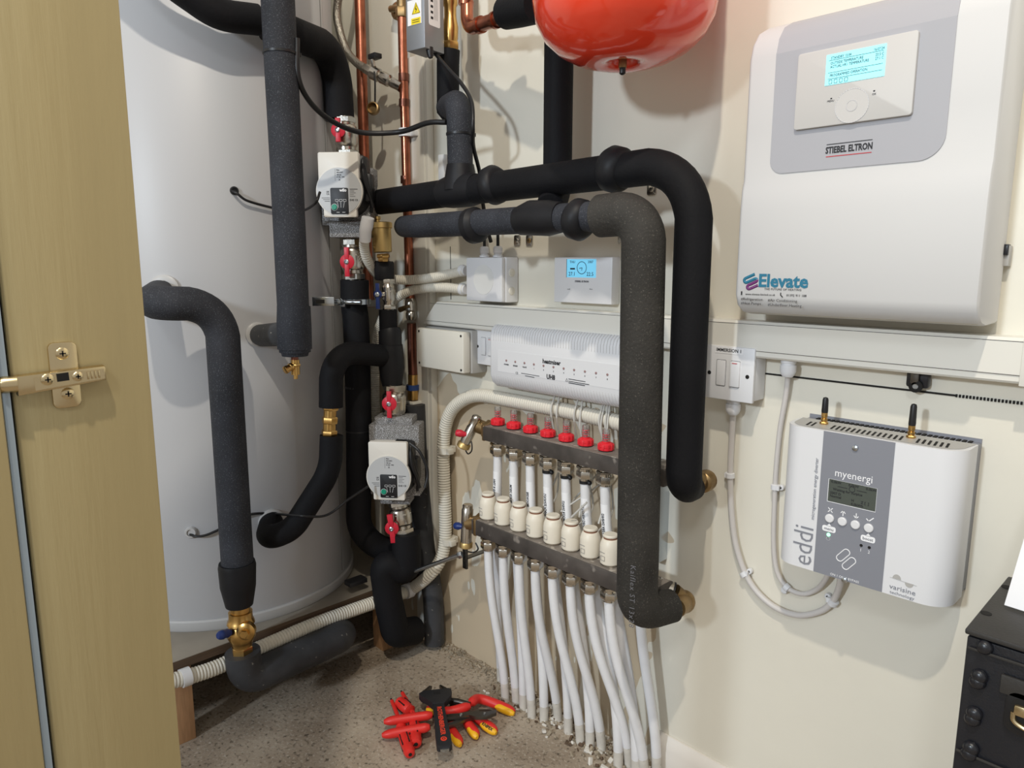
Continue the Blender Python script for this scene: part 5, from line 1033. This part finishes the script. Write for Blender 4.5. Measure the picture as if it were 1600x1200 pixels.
def pl(label, handles, jaw, txt=None):
    th = thing('insulated_pliers', label, 'pliers', handles[0][0] * 1)
    for hh in handles:
        b = MB(); grip(b, hh, .0108, 'reda'); P = spl(hh, 8); off = Vector((.0035, -.0045, -.0005)); h_ = b.build('handle', th)
        b = MB(); grip(b, [p + off for p in hh[len(hh)//2:]] if len(hh) > 3 else [p + off for p in hh[1:]], .0090, 'yel'); yb = b.build('yellow_grip', h_)
        if txt: 
            d_ = (hh[-1] - hh[-2]).normalized(); n_ = Vector((.2, -.55, .75)); c_ = (hh[-1] + hh[-2]) / 2 + off + n_.normalized() * .0094; b = mb('ink'); b.text(frame(c_, d_, n_.cross(d_)), txt, .0085, .0002, bold=.0003); b.build('lettering', h_); txt = None
    b = mb('steel'); b.tube(jaw, [.006, .007, .004], 10); b.build('jaws', th); return th
pl('insulated pliers with a long curved red handle pointing right', [[g(735, 1099, .030), g(748, 1092, .022), g(775, 1100, .014), g(804, 1113, .0095)], [g(735, 1103, .028), g(700, 1112, .022), g(668, 1106, .014)]], [g(735, 1101, .028), g(715, 1096, .028), g(695, 1092, .026)])
pl('insulated pliers with lettered yellow and red grip at the lower right of the heap', [[g(738, 1115, .020), g(752, 1127, .015), g(776, 1143, .0105)], [g(726, 1118, .018), g(733, 1133, .014), g(746, 1150, .0105)]], [g(730, 1112, .02), g(712, 1100, .02), g(700, 1096, .02)], 'KNIPEX')
pl('small insulated pliers with yellow-tipped handle ending just right of the wrench handle', [[g(700, 1126, .014), g(706, 1142, .012), g(720, 1162, .010)], [g(692, 1126, .014), g(690, 1140, .011), g(688, 1152, .0095)]], [g(700, 1120, .014), g(704, 1108, .014), g(708, 1100, .014)])
def driver(label, tip, neck, hs, he, r=.0085, bw=0):
    th = thing('insulated_screwdriver', label, 'screwdriver', g(he[0], he[1], 0)); z = r + .002
    a_, b_, c_, d_ = g(*tip, z), g(*neck, z), g(*hs, z), g(*he, z)
    b = mb('reda'); b.tube([a_.lerp(b_, .12), b_, c_], .0044, 12); b.build('shaft', th)
    b = mb('rubber'); b.tube([a_, a_.lerp(b_, .12)], [.0022, .0026], 10); b.build('tip', th)
    b = mb('reda'); ax = d_ - c_; L_ = ax.length; b.lathe(c_, ax, [(r*.6, 0), (r*.95, L_*.06), (r*.75, L_*.16), (r, L_*.3), (r*1.05, L_*.6), (r*.9, L_*.82), (r*.98, L_*.9), (r*.8, L_*.98), (r*.5, L_)], 16); hh = b.build('handle', th)
    b = mb('rubber')
    n = 5
    for k in range(n):
        a = 2*PI*k/n + .5; x = ax.normalized().orthogonal().normalized(); y = ax.normalized().cross(x); o_ = (x * math.cos(a) + y * math.sin(a)) * r * 1.0
        b.tube([c_ + ax * .28 + o_, c_ + ax * .75 + o_], .0016, 6)
    b.build('grip_stripe', hh); b = mb('dark'); b.lathe(d_ - ax * .002, ax, [(r*.3, 0), (r*.3, .0012)], 10); b.build('end_hole', hh)
driver('red insulated screwdriver leftmost in the heap, its handle end nearest the camera', (611, 1092), (622, 1120), (626, 1133), (641, 1179), .0125)
driver('red insulated screwdriver whose handle pokes out just left of the wrench handle', (627, 1080), (642, 1105), (645, 1120), (650, 1163), .0140)
driver('red insulated screwdriver lying at the back left of the heap under the others', (655, 1125), (645, 1112), (642, 1112), (623, 1096), .0140)
# rubble along the wall
b = mb('rubble'); rn = random.Random(3)
for k in range(900):
    x = rn.uniform(.02, .78); y = -abs(rn.gauss(.030 if x > .25 else .012, .030 if x > .25 else .018)) - .004; s = rn.uniform(.002, .0075) * (1.3 if .3 < x else .8)
    if y < -.105: continue
    b.m(('rubble', 'rubble', 'pexd', 'ply')[k % 4] if x > .25 else 'rubble'); b.F = Matrix.Translation((x, y, s * .3)) @ Matrix.Rotation(rn.uniform(0, 6), 4, Vector((rn.random(), rn.random(), 1)).normalized()); b.box((0, 0, 0), (s * rn.uniform(.8, 2.2), s, s * .7), s * .15, seg=1)
o = tag(b.build('rubble', org=(.4, -.02, 0), flat=True), 'dusty plaster rubble and chips along the foot of the wall', 'rubble'); o['kind'] = 'stuff'
